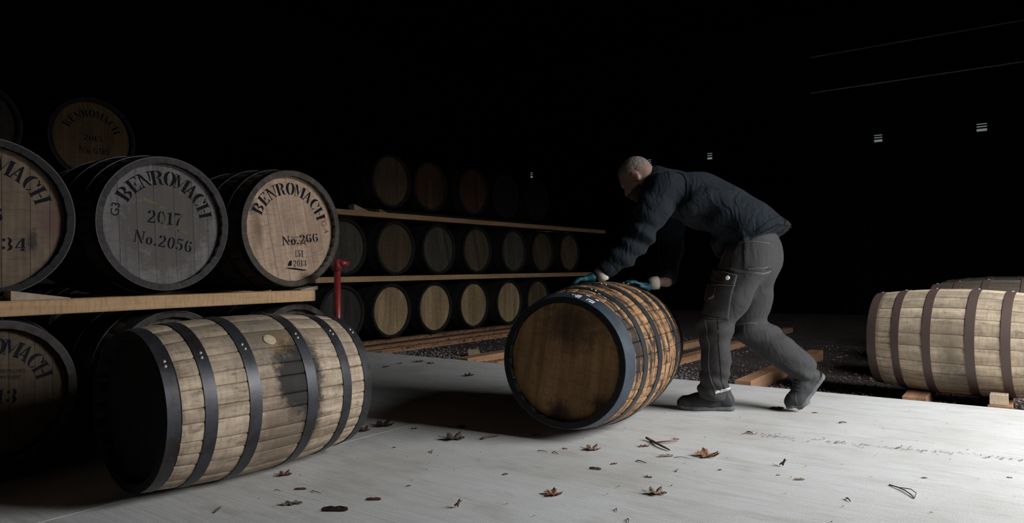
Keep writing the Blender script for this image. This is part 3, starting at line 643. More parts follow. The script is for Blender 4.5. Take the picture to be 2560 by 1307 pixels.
def halfspace(p, o, n_):
    n_ = np.array(n_, float); n_ /= np.linalg.norm(n_); return (p - np.array(o)) @ n_
def surf(f, lo, hi, h):
    lo = np.array(lo, float); n_ = np.ceil((np.array(hi) - lo) / h).astype(int) + 1
    g = np.stack(np.meshgrid(*[lo[i] + h * np.arange(n_[i]) for i in range(3)], indexing='ij'), -1).reshape(-1, 3)
    val = np.concatenate([f(g[i:i+200000]) for i in range(0, len(g), 200000)]).reshape(n_)
    ins = val < 0; cs = tuple(n_ - 1); acc = np.zeros(cs + (3,)); cnt = np.zeros(cs)
    corner = lambda A, o: A[o[0]:o[0]+cs[0], o[1]:o[1]+cs[1], o[2]:o[2]+cs[2]]
    for ax in range(3):
        o1, o2 = [i for i in range(3) if i != ax]
        for u in (0, 1):
            for v_ in (0, 1):
                a = [0, 0, 0]; a[o1] = u; a[o2] = v_; b_ = list(a); b_[ax] = 1
                va = corner(val, a); vb = corner(val, b_); x = corner(ins, a) != corner(ins, b_)
                t = np.where(x, va / np.where(x, va - vb, 1), 0); P = np.zeros(cs + (3,)); P[...] = a; P[..., ax] += t
                acc[x] += P[x]; cnt += x
    act = cnt > 0; idx = -np.ones(cs, int); idx[act] = np.arange(act.sum())
    ijk = np.argwhere(act); V = lo + h * (ijk + acc[act] / cnt[act][:, None]); F = []
    for ax in range(3):
        o1, o2 = (ax + 1) % 3, (ax + 2) % 3
        sl = [slice(None)] * 3; sl2 = [slice(None)] * 3; sl[ax] = slice(0, -1); sl2[ax] = slice(1, None)
        E = np.argwhere(ins[tuple(sl)] != ins[tuple(sl2)])
        E = E[(E[:, o1] > 0) & (E[:, o2] > 0) & (E[:, o1] < cs[o1]) & (E[:, o2] < cs[o2])]
        q = []
        for du, dv in ((-1, -1), (0, -1), (0, 0), (-1, 0)):
            w_ = E.copy(); w_[:, o1] += du; w_[:, o2] += dv; q.append(idx[w_[:, 0], w_[:, 1], w_[:, 2]])
        q = np.stack(q, 1); flip = ~ins[E[:, 0], E[:, 1], E[:, 2]]; q[flip] = q[flip][:, ::-1]; F.append(q)
    F = np.concatenate(F); F = F[(F >= 0).all(1)]
    return V, F
def sdf_obj(name, f, lo, hi, h, mat, parent, relax=2):
    V, F = surf(f, lo, hi, h)
    for _ in range(relax):                                    # gentle smoothing
        A = np.zeros_like(V); c_ = np.zeros(len(V))
        for i in range(4):
            j = (i + 1) % 4
            np.add.at(A, F[:, i], V[F[:, j]]); np.add.at(c_, F[:, i], 1); np.add.at(A, F[:, j], V[F[:, i]]); np.add.at(c_, F[:, j], 1)
        V = .5 * V + .5 * A / np.maximum(c_, 1)[:, None]
    return link(name, mesh(name, V - np.array(parent.location), F, True), mat, parent)
def project(f, pts, lift=0.0):
    p = np.array(pts, float)
    for _ in range(14):
        v_ = f(p) - lift; e = .002
        g = np.stack([(f(p + e * np.eye(3)[i]) - f(p - e * np.eye(3)[i])) / (2 * e) for i in range(3)], 1)
        p = p - g * (v_ / np.maximum((g * g).sum(1), .2))[:, None] * .8
    return p
def resample(pts, n_):
    pts = np.array(pts, float); d = np.r_[0, np.cumsum(np.linalg.norm(np.diff(pts, axis=0), axis=1))]
    return np.stack([np.interp(np.linspace(0, d[-1], n_), d, pts[:, i]) for i in range(3)], 1)
def seam(name, f, pts, r, mat, parent, n_=24, lift=.0005):
    q = project(f, resample(pts, n_), lift) - np.array(parent.location)
    return MB().tube([tuple(x) for x in q], r, 6).build(name, mat, parent, True)

# ---------------------------------------------------------------- the man
M['skin'] = plain('skin', (.29, .165, .13), .55, 0, .12, 40, .1)
mt, nt, b = newmat('cropped_hair'); tc = nd(nt, 'ShaderNodeTexCoord'); n_ = noise(nt, tc.outputs['Object'], 260, 3, .7)
nt.links.new(ramp(nt, n_, [(.35, (.10, .075, .06)), (.65, (.30, .23, .195))]), b.inputs['Base Color']); b.inputs['Roughness'].default_value = .7; bump(nt, b, n_, .5, .003); M['hair'] = mt
M['beard'] = plain('reddish_beard', (.07, .03, .018), .8, 0, .4, 200, .6)
def cloth(name, col, weave=420, fold=9, fb=.35, rough=.85):
    mt, nt, b = newmat(name); tc = nd(nt, 'ShaderNodeTexCoord'); v_ = tc.outputs['Object']
    a = noise(nt, v_, weave, 2, .6); f_ = noise(nt, mapv(nt, v_, (1, 1.5, .7), rot=(.6, 0, 0)), fold, 2.3, .5, 1.1)
    c_ = mixc(nt, .5, col, ramp(nt, a, [(.3, tuple(x * .6 for x in col)), (.7, tuple(x * 1.35 for x in col))]))
    c_ = mixc(nt, .4, c_, ramp(nt, noise(nt, v_, 4, 4, .6), [(.3, tuple(x * .75 for x in col)), (.7, tuple(x * 1.3 for x in col))]))
    nt.links.new(c_, b.inputs['Base Color']); b.inputs['Roughness'].default_value = rough; b.inputs['Specular IOR Level'].default_value = .2
    b.inputs['Sheen Weight'].default_value = .03
    bump(nt, b, mth(nt, 'ADD', mth(nt, 'MULTIPLY', f_, 1.0), mth(nt, 'MULTIPLY', a, .03)), fb, .03); return mt
M['jacket'] = cloth('navy_waxed_jacket', (.0072, .0108, .0155), 380, 11, .75)
M['trouser'] = cloth('charcoal_work_trousers', (.042, .041, .042), 420, 8, .38)
M['pocket'] = cloth('charcoal_pocket_cloth', (.040, .040, .041), 420, 9, .15)
M['stitch'] = plain('grey_stitching', (.16, .16, .16), .8, 0, .2, 300, 0)
M['dark_seam'] = plain('black_seam', (.006, .007, .009), .9, 0, .2, 300, 0, .05)
M['shoe'] = cloth('black_work_shoe', (.035, .036, .038), 300, 14, .25, .6)
M['sole'] = plain('scuffed_grey_sole', (.095, .097, .10), .75, 0, .3, 50, .2)
M['lace'] = plain('shoe_lace', (.02, .02, .02), .8, 0, .2, 100, 0)
M['reflect'] = plain('reflective_tab', (.55, .54, .50), .5, 0, .1, 60, 0)
M['glove'] = plain('teal_rubber_glove', (.012, .085, .115), .45, 0, .3, 60, .15)
M['cuff'] = plain('off_white_glove_cuff', (.55, .52, .44), .85, 0, .15, 90, .2)
man = bpy.data.objects.new('person', None); COL.objects.link(man); man.location = (4.03, 1.30, 0)
tag(man, 'man in a navy jacket and charcoal work trousers bending over to roll the cask', 'person')
A = lambda *t: np.array(t, float)
# trousers
hipL, kneL, ankL = A(3.915, 1.262, .86), A(3.885, 1.42, .515), A(3.972, 1.472, .115)
hipR, kneR, ankR = A(4.115, 1.255, .86), A(4.135, 1.32, .49), A(4.275, 1.055, .245)
def trousers(p):
    l = chain(p, [hipL, (hipL + kneL) / 2 + A(0, -.005, 0), kneL, (kneL + ankL) / 2 + A(.005, -.01, 0), ankL], [.128, .112, .094, .080, .080], .03)
    r = chain(p, [hipR, (hipR + kneR) / 2, kneR, (kneR + ankR) / 2 + A(-.005, -.0, .012), ankR], [.128, .112, .098, .092, .090], .03)
    pel = ell(p, (4.015, 1.255, .955), (.185, .135, .145))
    bum = smin(ell(p, (3.935, 1.215, .905), (.105, .100, .135)), ell(p, (4.095, 1.21, .905), (.105, .100, .135)), .04)
    d = smin(smin(smin(pel, bum, .06), l, .05), r, .05)
    # creases that bunch behind the knees and above the hems
    x, y, z = p.T
    fold = .009 * np.sin(60 * z + 22 * y + 9 * x) * np.exp(-((z - .50) / .09) ** 2) + .010 * np.sin(75 * z - 30 * y + 12 * x) * np.exp(-((z - .17) / .09) ** 2) + .004 * np.sin(34 * z + 40 * y) * np.exp(-((z - .78) / .1) ** 2) + .0045 * np.sin(26 * z + 18 * y + 30 * x)
    d = d + fold
    d = np.maximum(d, -halfspace(p, ankL + A(0, 0, -.045), (.05, -.1, 1)) - 10 * (p[:, 2] > .4) - 10 * (p[:, 0] > 4.13))
    return np.maximum(d, halfspace(p, ankR + A(.028, -.045, -.03), A(.45, -.72, -.62)) - 10 * ((p[:, 2] > .42) | (p[:, 0] < 4.09)))
tr = sdf_obj('trousers', trousers, (3.72, .9, .03), (4.4, 1.62, 1.10), .011, M['trouser'], man)
def box_cut(p, c_, ax, hs):
    q = (p - np.array(c_)) @ np.array(ax).T; return np.max(np.abs(q) - np.array(hs), axis=1)
def frame(u, v_):
    u = A(*u); u /= np.linalg.norm(u); v_ = A(*v_); v_ = v_ - u * (u @ v_); v_ /= np.linalg.norm(v_); return np.array([u, v_, np.cross(u, v_)])
# pockets lie on the cloth: the trouser surface pushed out a little inside a box
thd = kneL - hipL
pax = frame((0, 1, .25), thd)
def pk(name, c_, hs, lift, mat, ax=pax, h=.006):
    c_ = np.array(c_); f = lambda p: np.maximum(np.maximum(trousers(p) - lift, box_cut(p, c_, ax, hs)), -(trousers(p) + .006))
    e = max(hs) * 1.3 + .02; V, F = surf(f, c_ - e, c_ + e, h); return link(name, mesh(name, V - np.array(man.location), F, True), mat, tr)
pk('cargo_pocket', (3.80, 1.37, .665), (.075, .10, .10), .012, M['pocket'])
pk('pocket_flap', (3.80, 1.345, .785), (.082, .032, .10), .018, M['trouser'])
pk('tool_pocket', (3.80, 1.425, .70), (.045, .055, .10), .016, M['pocket'])
pk('back_pocket', (3.87, 1.15, .90), (.075, .075, .085), .006, M['trouser'], frame((0, 1, 0), (0, .1, -1)))
mb = MB(); bp = project(trousers, [(3.80, 1.305, .782)], .022)[0] - np.array(man.location)
n = 12; mb.add([(-.002, .012*math.cos(2*PI*k/n), .012*math.sin(2*PI*k/n)) for k in range(n)] + [(-.006, .008*math.cos(2*PI*k/n), .008*math.sin(2*PI*k/n)) for k in range(n)], [(k, (k+1) % n, n+(k+1) % n, n+k) for k in range(n)] + [tuple(range(n, 2*n))[::-1]])
mb.build('snap_button', plain('bright_snap_metal', (.8, .8, .78), .3, .5, .05, 20, 0), tr, loc=tuple(bp + np.array((-.004, -.002, 0))), rot=(0, 0, .35))
mb = MB(); bl = project(trousers, [(3.76, 1.40, .672)], .019)[0] - np.array(man.location)
mb.box((-.003, -.018, -.005), (.001, .018, .005)); mb.build('brand_tab', M['stitch'], tr, loc=tuple(bl), rot=(-.5, 0, -.15))
def tseam(pts, r=.0016, mat='stitch', lift=.0005, n_=22, name='stitch_line'):
    q = project(trousers, resample(pts, n_), lift) - np.array(man.location); MB().tube([tuple(x) for x in q], r, 5).build(name, M[mat], tr, True)
tseam([(3.79, 1.45, .845), (3.80, 1.32, .835), (3.85, 1.18, .815), (3.95, 1.10, .80)]); tseam([(3.79, 1.44, .838), (3.80, 1.32, .828), (3.85, 1.18, .808), (3.95, 1.10, .793)], .0012)
tseam([(3.80, 1.40, .735), (3.79, 1.27, .735)], lift=.019); tseam([(3.80, 1.42, .56), (3.80, 1.33, .552)], lift=.001)
tseam([(3.79, 1.44, .56), (3.79, 1.44, .40), (3.87, 1.45, .22), (3.89, 1.42, .12)]); tseam([(3.80, 1.375, .56), (3.81, 1.37, .40), (3.89, 1.39, .22), (3.93, 1.38, .13)], .0014, 'dark_seam')
tseam([(3.80, 1.25, 1.0), (3.79, 1.29, .90), (3.79, 1.30, .83)], .0025, 'dark_seam'); tseam([(3.79, 1.36, .98), (3.79, 1.40, .88), (3.79, 1.41, .84)], .0012)
tseam([(3.87, 1.075, .972), (3.83, 1.22, .968)], lift=.007); tseam([(3.87, 1.085, .83), (3.82, 1.215, .835)], lift=.007); tseam([(3.87, 1.08, .823), (3.82, 1.215, .828)], .0012, lift=.007)
tseam([(4.06, 1.42, .50), (4.05, 1.33, .51), (4.06, 1.23, .52)]); tseam([(3.80, 1.455, .545), (3.795, 1.33, .54)], .0014)
def pk_hem(name, f2, c_, e, mat):
    V, F = surf(f2, np.array(c_) - e, np.array(c_) + e, .006); link(name, mesh(name, V - np.array(man.location), F, True), mat, tr)
hem_c = ankL + A(-.0, -.08, .02)
pk_hem('reflective_tab', lambda p: np.maximum(np.maximum(trousers(p) - .005, box_cut(p, hem_c, frame((1, 0, 0), (0, 1, -.25)), (.07, .06, .010))), -(trousers(p) + .004)), hem_c, .09, M['reflect'])

# jacket
tpts = [A(4.03, 1.16, .975), A(4.00, 1.265, 1.075), A(3.95, 1.385, 1.17), A(3.88, 1.51, 1.23), A(3.82, 1.61, 1.255)]
shL, elL, wrL = A(3.635, 1.635, 1.275), A(3.535, 1.705, 1.015), A(3.395, 1.865, .822)
shR, elR, wrR = A(3.99, 1.73, 1.25), A(4.03, 1.74, .965), A(3.86, 1.70, .76)
def jacket(p):
    x, y, z = p.T
    t = chain(p, tpts, [.158, .145, .140, .142, .125], .05, (.70, 1, 1))
    yoke = smin(cone(p, shL + A(.03, -.01, .01), A(3.80, 1.62, 1.285), .088, .095), cone(p, shR + A(-.03, -.01, .01), A(3.82, 1.63, 1.285), .088, .095), .05)
    t = smin(t, yoke, .07)
    aL = chain(p, [shL, (shL + elL) / 2 + A(-.006, -.004, 0), elL, (elL + wrL) / 2 + A(0, -.012, -.004), wrL], [.098, .090, .076, .064, .052], .03)
    aR = chain(p, [shR, elR, wrR], [.095, .075, .052], .03)
    col = cone(p, (3.785, 1.675, 1.305), (3.765, 1.72, 1.355), .082, .076)
    flap = chain(p, [A(3.93, 1.36, 1.05), A(3.91, 1.385, .97), A(3.91, 1.40, .91)], [.055, .045, .02], .03, (.45, 1, 1))
    d = smin(smin(smin(t, aL, .05), aR, .05), col, .04)
    # drape: wrinkles across the back, sleeve rings towards the cuff
    f1 = .012 * np.sin(38 * (y * .8 + z * .6) + 14 * x + 2 * np.sin(11 * z)) * np.exp(-((y - 1.48) / .16) ** 2)
    ar = np.clip(cone(p, shL, elL, .1, .1), 0, .05) ; u = (p - elL) @ ((wrL - elL) / np.linalg.norm(wrL - elL))
    f2 = .010 * np.sin(66 * u + 20 * x - 14 * z) * (p[:, 0] < 3.66) * np.exp(-((u - .06) / .19) ** 2)
    f3 = .008 * np.sin(50 * (y - 1.1) + 16 * x) * np.exp(-((y - 1.22) / .10) ** 2) * np.exp(-((z - .98) / .08) ** 2)
    d = d + f1 + f2 + f3 + .003 * np.sin(24 * x + 30 * y - 20 * z)
    hem = -halfspace(p, (4.0, 1.20, .985), (0, .57, 1.0)) - 10 * (y > 1.52)           # hem plane under the seat
    d = np.maximum(d, hem)
    cut = halfspace(p, wrL + A(-.006, .008, -.008), wrL - elL) - 10 * (p[:, 0] > 3.62); d = np.maximum(d, cut)
    cut = halfspace(p, wrR, wrR - elR) - 10 * ((z > .9) | (p[:, 0] < 3.66)); d = np.maximum(d, cut)
    return smin(d, flap, .02)
jk = sdf_obj('jacket', jacket, (3.28, 1.0, .66), (4.32, 1.96, 1.48), .0115, M['jacket'], man)
def jseam(pts, r=.002, mat='dark_seam', n_=26, lift=.0008):
    q = project(jacket, resample(pts, n_), lift) - np.array(man.location); MB().tube([tuple(x) for x in q], r, 5).build('seam', M[mat], jk, True)
jseam([(3.71, 1.60, 1.37), (3.70, 1.52, 1.31), (3.70, 1.50, 1.20), (3.72, 1.53, 1.12)], .004)
jseam([(3.80, 1.13, 1.0), (3.87, 1.08, 1.06), (4.03, 1.06, 1.09), (4.18, 1.09, 1.06)]); jseam([(3.80, 1.16, 1.03), (3.87, 1.105, 1.09), (4.03, 1.085, 1.12), (4.18, 1.115, 1.09)], .0014)
jseam([(3.74, 1.25, .97), (3.73, 1.33, 1.06), (3.74, 1.42, 1.12), (3.74, 1.50, 1.14)], .002)
ud = (wrL - elL) / np.linalg.norm(wrL - elL); cu = wrL - ud * .055
sd = np.cross(ud, (0, 0, 1)); sd /= np.linalg.norm(sd); sv = np.cross(sd, ud)
jseam([cu + (sd * math.cos(a) + sv * math.sin(a)) * .06 for a in np.linspace(0, 2 * PI, 18)], .0018)
# collar
f_col = lambda p: np.maximum(np.abs(cone(p, (3.785, 1.672, 1.305), (3.765, 1.715, 1.362), .077, .070)) - .005, np.maximum(halfspace(p, (3.765, 1.715, 1.365), (-.02, .5, .85)), -halfspace(p, (3.785, 1.668, 1.315), (-.02, .5, .85))))
cl = sdf_obj('collar', f_col, (3.66, 1.55, 1.22), (3.88, 1.82, 1.46), .006, M['jacket'], man); cl.parent = jk
# drawcord toggle lump at the hem
MB().tube([tuple(np.array(q) - np.array(man.location)) for q in ((3.80, 1.20, 1.0), (3.785, 1.215, .985), (3.79, 1.24, .975), (3.795, 1.225, .99))], [.012, .015, .013, .010], 8).build('hem_toggle', M['jacket'], jk, True)

# body: head, neck and trunk as one continuous surface, mostly under the clothes
HC = A(3.715, 1.815, 1.363); th_ = math.radians(42); Fh = A(-.20, .98, 0); Fh /= np.linalg.norm(Fh)
hf = math.cos(th_) * Fh - math.sin(th_) * A(0, 0, 1); hu = math.sin(th_) * Fh + math.cos(th_) * A(0, 0, 1); hl = np.cross(hu, hf); HX = [hf, hl, hu]
def hp(f_, l, u): return HC + hf * f_ + hl * l + hu * u
def head(p):
    d = ell_f(p, hp(-.012, 0, .030), (.098, .077, .090), HX)
    d = smin(d, ell_f(p, hp(.030, 0, -.045), (.062, .058, .075), HX), .05)
    d = smin(d, ell_f(p, hp(.062, 0, -.093), (.026, .028, .022), HX), .03)          # chin
    d = smin(d, cone(p, hp(.082, 0, .002), hp(.108, 0, -.030), .008, .013), .014)     # nose
    d = smin(d, cone(p, hp(.082, .032, .018), hp(.082, -.032, .018), .010, .010), .02)  # brow
    for s in (1, -1):
        d = -smin(-d, ell_f(p, hp(.090, .031 * s, .002), (.018, .017, .011), HX), .010)  # eye sockets
        d = smin(d, ell_f(p, hp(.078, .031 * s, .001), (.012, .012, .010), HX), .004)     # eyeballs
        d = smin(d, ell_f(p, hp(.055, .045 * s, -.030), (.022, .016, .018), HX), .03)     # cheekbones
    d = smin(d, ell_f(p, hp(.086, 0, -.060), (.012, .024, .006), HX), .008); d = smin(d, ell_f(p, hp(.084, 0, -.070), (.011, .020, .006), HX), .008)   # lips
    return d
def ear(p, s):
    c_ = hp(-.012, .078 * s, -.004); ax = [hf * .9 + hl * .3 * s, hl * s, hu]
    d = np.maximum(ell_f(p, c_, (.021, .010, .033), HX), -ell_f(p, c_ + hl * .010 * s + hf * .002, (.011, .009, .019), HX)); return smin(d, ell_f(p, c_ - hu * .026, (.010, .007, .011), HX), .008)
def body(p):
    d = head(p)
    d = smin(d, cone(p, hp(-.045, 0, -.030), (3.79, 1.64, 1.29), .060, .064), .035)
    for s in (1, -1): d = smin(d, ear(p, s), .006)
    d = smin(d, chain(p, [A(4.02, 1.25, .98)] + tpts[1:], [.09, .09, .10, .105, .09], .05, (.70, 1, 1)), .04)
    for sh, el, wr, gl in ((shL, elL, wrL, A(3.375, 1.885, .800)), (shR, elR, wrR, A(3.80, 1.765, .750))): d = smin(d, chain(p, [sh, el, wr, gl], [.058, .042, .030, .022], .02), .03)
    for hq, k, a in ((hipL, kneL, ankL), (hipR, kneR, ankR)): d = smin(d, chain(p, [hq, k, a], [.085, .055, .038], .03), .05)
    return d
bd = sdf_obj('body', body, (3.30, .95, .05), (4.40, 2.0, 1.52), .0085, M['skin'], man, 1)
def hairf(p):
    c_ = (p - HC); f_ = c_ @ hf; u = c_ @ hu; l = np.abs(c_ @ hl)
    line = np.maximum(f_ - .070 + np.maximum(0, .07 - u) * 1.3, -(u + .045 + np.maximum(f_ + .05, 0) * -.55))   # hairline and sideburn
    return np.maximum(np.maximum(head(p) - .0035, -(head(p) + .004)), np.maximum(line, (np.abs(f_ + .010) < .028) * (u < .030) * (.06 - np.abs(l - .10) * 0) - .01))
sdf_obj('hair', hairf, HC - .16, HC + .16, .006, M['hair'], man, 1)
def beardf(p):
    c_ = (p - HC); f_ = c_ @ hf; u = c_ @ hu
    return np.maximum(np.maximum(head(p) - .005, -(head(p) + .004)), np.maximum(u + .050 - .3 * np.maximum(f_ - .075, 0), .004 - f_))
sdf_obj('beard', beardf, HC - .16, HC + .16, .006, M['beard'], man, 1)
# eyes, small dark irises set in the sockets
for s in (1, -1):
    MB().tube([tuple(hp(.0885, .031 * s, .0005) - np.array(man.location)), tuple(hp(.0905, .031 * s, .0) - np.array(man.location))], .0045, 10).build('iris', M['lace'], bd, True)

# gloved hands on the cask
ra = A(math.cos(.147), math.sin(.147), 0); rn = A(-math.sin(.147), math.cos(.147), 0); rc = A(3.401, 1.888, .385)
def on_cask(x, y, lift):
    w_ = A(x, y, 0) - A(rc[0], rc[1], 0); ax = w_ @ ra; s = w_ @ rn; r = prof(ax, *RL) + .004; return A(x, y, rc[2] + math.sqrt(max(r * r - s * s, .0001)) + lift)
def hand(name, wrist, dirv, side, seed, spread=.016):
    """palm and five bent fingers lying over the curve of the cask; side=+1 puts the thumb to the right of the pointing direction"""
    d = A(*dirv, 0); d /= np.linalg.norm(d); l = A(d[1], -d[0], 0) * side
    W = A(*wrist); K = W[:2] + d[:2] * .075; parts = []
    palm = [on_cask(*(W[:2] + d[:2] * .03), .022), on_cask(*K, .018)]
    fing = []
    for i, (o, ln) in enumerate(((.030, .072), (.010, .082), (-.010, .077), (-.029, .060))):
        b0 = K + l[:2] * o; t = K + l[:2] * (o * 1.45) + d[:2] * ln; mdl = b0 * .5 + t * .5
        fing.append([on_cask(*b0, .018), on_cask(*mdl, .021), on_cask(*(b0 * .2 + t * .8), .014), on_cask(*t, .009)])
    tb = W[:2] + d[:2] * .030 + l[:2] * .028
    fing.append([on_cask(*tb, .020), on_cask(*(tb + l[:2] * .026 + d[:2] * .022), .017), on_cask(*(tb + l[:2] * .036 + d[:2] * .055), .010)])
    def f(p):
        e = cone(p, W, palm[0], .026, .027)
        for o in (-.022, 0, .022): e = smin(e, cone(p, palm[0] + l * o * .8, palm[1] + l * o, .017, .015), .015)
        for q in fing: e = smin(e, chain(p, q, [.0115, .0105, .0100, .0085] if len(q) == 4 else [.014, .0115, .010], .006), .006)
        return e
    return f, W, d, l
WL = wrL + ud * .035; f, W, d, l = hand('L', (3.375, 1.885, .800), (-.55, .83), 1, 1)
g1 = sdf_obj('glove', f, (3.20, 1.80, .68), (3.46, 2.10, .86), .0042, M['glove'], man, 1)
MB().tube([tuple(x - np.array(man.location)) for x in (A(3.400, 1.855, .816), A(3.385, 1.873, .806), A(3.368, 1.893, .796))], [.040, .041, .037], 18).build('glove_cuff', M['cuff'], g1, True)
f, W, d, l = hand('R', (3.80, 1.765, .748), (-.62, .78), -1, 2)
g2 = sdf_obj('glove', f, (3.62, 1.68, .60), (3.88, 1.98, .82), .0042, M['glove'], man, 1)
MB().tube([tuple(x - np.array(man.location)) for x in (A(3.825, 1.735, .752), A(3.81, 1.755, .750), A(3.79, 1.782, .746))], [.038, .039, .034], 18).build('glove_cuff', M['cuff'], g2, True)

# shoes
HEEL, BALL = A(4.332, .942, .205), A(4.254, 1.048, .032)
def shoe(name, heel, toe, up, lift_toe, mats, bend=0.0):
    heel = A(*heel); toe = A(*toe); L = np.linalg.norm(toe - heel); f_ = (toe - heel) / L; u = A(*up); u -= f_ * (u @ f_); u /= np.linalg.norm(u); s = np.cross(u, f_)
    def Q(x, y, z):                                             # x along the foot 0..1, y across, z up (metres), the forefoot can bend
        xx = x * L; zz = z; b0 = .68 * L
        if bend and xx > b0:
            a = bend; dx = xx - b0; return heel + f_ * (b0 + dx * math.cos(a) - zz * math.sin(a)) + s * y + u * (dx * math.sin(a) + zz * math.cos(a))
        return heel + f_ * xx + s * y + u * zz
    def upper(p):
        e = chain(p, [Q(.13, 0, .055), Q(.42, 0, .050), Q(.68, .0, .044), Q(.86, 0, .042)], [.042, .041, .043, .038], .03)
        e = smin(e, cone(p, Q(.17, 0, .07), Q(.20, 0, .125), .040, .043), .03)
        e = smin(e, cone(p, Q(.30, 0, .105), Q(.62, 0, .064), .034, .032), .03)
        e = smin(e, cone(p, Q(.88, 0, .040), Q(.93, 0, .036), .036, .028), .02)
        e = np.maximum(e, -cone(p, Q(.20, 0, .135), Q(.17, 0, .21), .030, .036))
        return e
    def sole(p):
        n = 12; e = None
        for (x0, w0, x1, w1) in ((.10, .036, .40, .034), (.40, .034, .70, .046), (.70, .046, .90, .034)):
            a, b_ = Q(x0, 0, .013), Q(x1, 0, .013 + (.004 if x1 > .85 else 0)); loc = (Q((x0 + x1) / 2 + .02, 0, 1) - Q((x0 + x1) / 2 + .02, 0, 0))
            q = p - a; dd = b_ - a; t = np.clip((q @ dd) / (dd @ dd), 0, 1); r_ = q - t[:, None] * dd; h_ = r_ @ loc; rad = np.sqrt(np.maximum((r_ * r_).sum(1) - h_ * h_, 0)) - (w0 + (w1 - w0) * t)
            c_ = np.maximum(rad, np.abs(h_) - .0125) ; e = c_ if e is None else smin(e, c_, .006)
        return e
    lo = np.minimum(heel, toe) - .11; hi = np.maximum(heel, toe) + A(.11, .11, .2)
    o = sdf_obj(name, upper, lo, hi, .0065, mats[0], man); V, F = surf(sole, lo, hi, .006)
    link('sole', mesh('sole', V - np.array(man.location), F, True), mats[1], o)
    for i, x in enumerate((.40, .47, .54)):
        zt = .128 - (x - .40) * .26; MB().tube([tuple(project(upper, [Q(x, y, zt - abs(y) * .5)], .002)[0] - np.array(man.location)) for y in (-.028, -.014, 0, .014, .028)], .0032, 6).build('lace', M['lace'], o, True)
    for pts in ([(.62, -.05, .03), (.74, -.045, .06), (.84, -.02, .07)], [(.30, -.06, .03), (.36, -.05, .07), (.30, -.04, .10)], [(.05, -.04, .04), (.14, -.05, .05), (.26, -.05, .04)], [(.44, -.05, .08), (.52, -.05, .05), (.60, -.05, .035)]):
        q = project(upper, resample([Q(*t) for t in pts], 12), .0006); MB().tube([tuple(t - np.array(man.location)) for t in q], .0016, 5).build('seam', M['lace'], o, True)
    return o
shoe('shoe', (4.068, 1.378, .001), (3.925, 1.668, .001), (0, 0, 1), 0, (M['shoe'], M['sole']))
shoe('shoe', HEEL, HEEL + (BALL - HEEL) / np.linalg.norm(BALL - HEEL) * .30, (-.45, .55, .75), 0, (M['shoe'], M['sole']), .62)

# ---------------------------------------------------------------- loose stones, leaves and twigs
def scatter_stones(name, label, n_, area, z, smin_, smax_, mat, seed):
    r = np.random.default_rng(seed); mb_v = []; mb_f = []
    for i in range(n_):
        x, y = area(r); s = smin_ + (smax_ - smin_) * r.random() ** 2; a = r.random() * 6.28; e = r.uniform(.6, 1.2, 6) * s; k = len(mb_v)
        ca, sa = math.cos(a), math.sin(a); zz = z + s * .35
        for dx, dy, dz, ee in ((1, 0, 0, e[0]), (0, 1, 0, e[1]), (-1, 0, 0, e[2]), (0, -1, 0, e[3]), (.15, .1, .75, e[4]), (0, 0, -.7, e[5])):
            mb_v.append((x + (dx * ca - dy * sa) * ee, y + (dx * sa + dy * ca) * ee, zz + dz * ee))
        mb_f += [(k, k+1, k+4), (k+1, k+2, k+4), (k+2, k+3, k+4), (k+3, k, k+4), (k+1, k, k+5), (k+2, k+1, k+5), (k+3, k+2, k+5), (k, k+3, k+5)]
    return tag(link(name, mesh(name, mb_v, mb_f), mat), label, 'gravel', None, 'stuff')
def area_near(r):
    return (SE + .03 + abs(r.normal(0, .45)) if r.random() < .6 else r.uniform(SE + .03, 8.5)), r.uniform(-.6, 6.2)
scatter_stones('gravel_stones', 'loose grey and brown gravel spread beyond the concrete edge', 7000, area_near, G0, .006, .019, M['stone'], 3)
def litter(name, label, n_, area, z, s0, s1, mat, seed):
    r = np.random.default_rng(seed); V = []; F = []
    for i in range(n_):
        x, y = area(r); s = r.uniform(s0, s1); a = r.random() * 6.28; k = len(V); c_ = r.uniform(.1, .6) * s; ca, sa = math.cos(a), math.sin(a); t = r.uniform(-.3, .5) * s
        for dx, dy, dz in ((-1, 0, c_), (-.2, .45, .1 * s), (-.2, -.4, .25 * s), (.45, .35, t), (.4, -.4, .1 * s), (1, 0, c_ * .6)):
            V.append((x + (dx * ca - dy * sa) * s, y + (dx * sa + dy * ca) * s, z + .003 + max(dz, 0)))
        F += [(k, k+2, k+1), (k+1, k+2, k+4, k+3), (k+3, k+4, k+5)]
    return tag(link(name, mesh(name, V, F), mat), label, 'leaf litter', None, 'stuff')
mt, nt, b = newmat('dry_leaf_litter'); tc = nd(nt, 'ShaderNodeTexCoord'); n_ = noise(nt, tc.outputs['Object'], 25, 3, .6)
nt.links.new(ramp(nt, n_, [(.3, (.045, .03, .022)), (.5, (.12, .07, .045)), (.7, (.30, .19, .12))]), b.inputs['Base Color']); b.inputs['Roughness'].default_value = .8; M['litter'] = mt
litter('leaf_litter', 'dry leaf litter caught along the edge of the concrete slab', 520, lambda r: (SE + .015 + abs(r.normal(0, .07)), r.uniform(-.3, 5.6)), G0 + .03, .010, .026, M['litter'], 4)
litter('rail_litter', 'dark dead leaves gathered against the long rails', 420, lambda r: (r.uniform(5.05, 9.0), r.choice([5.5, 5.72, 6.05, 6.33, 4.36]) + r.normal(0, .035)), G0 + .035, .012, .032, M['litter'], 5)
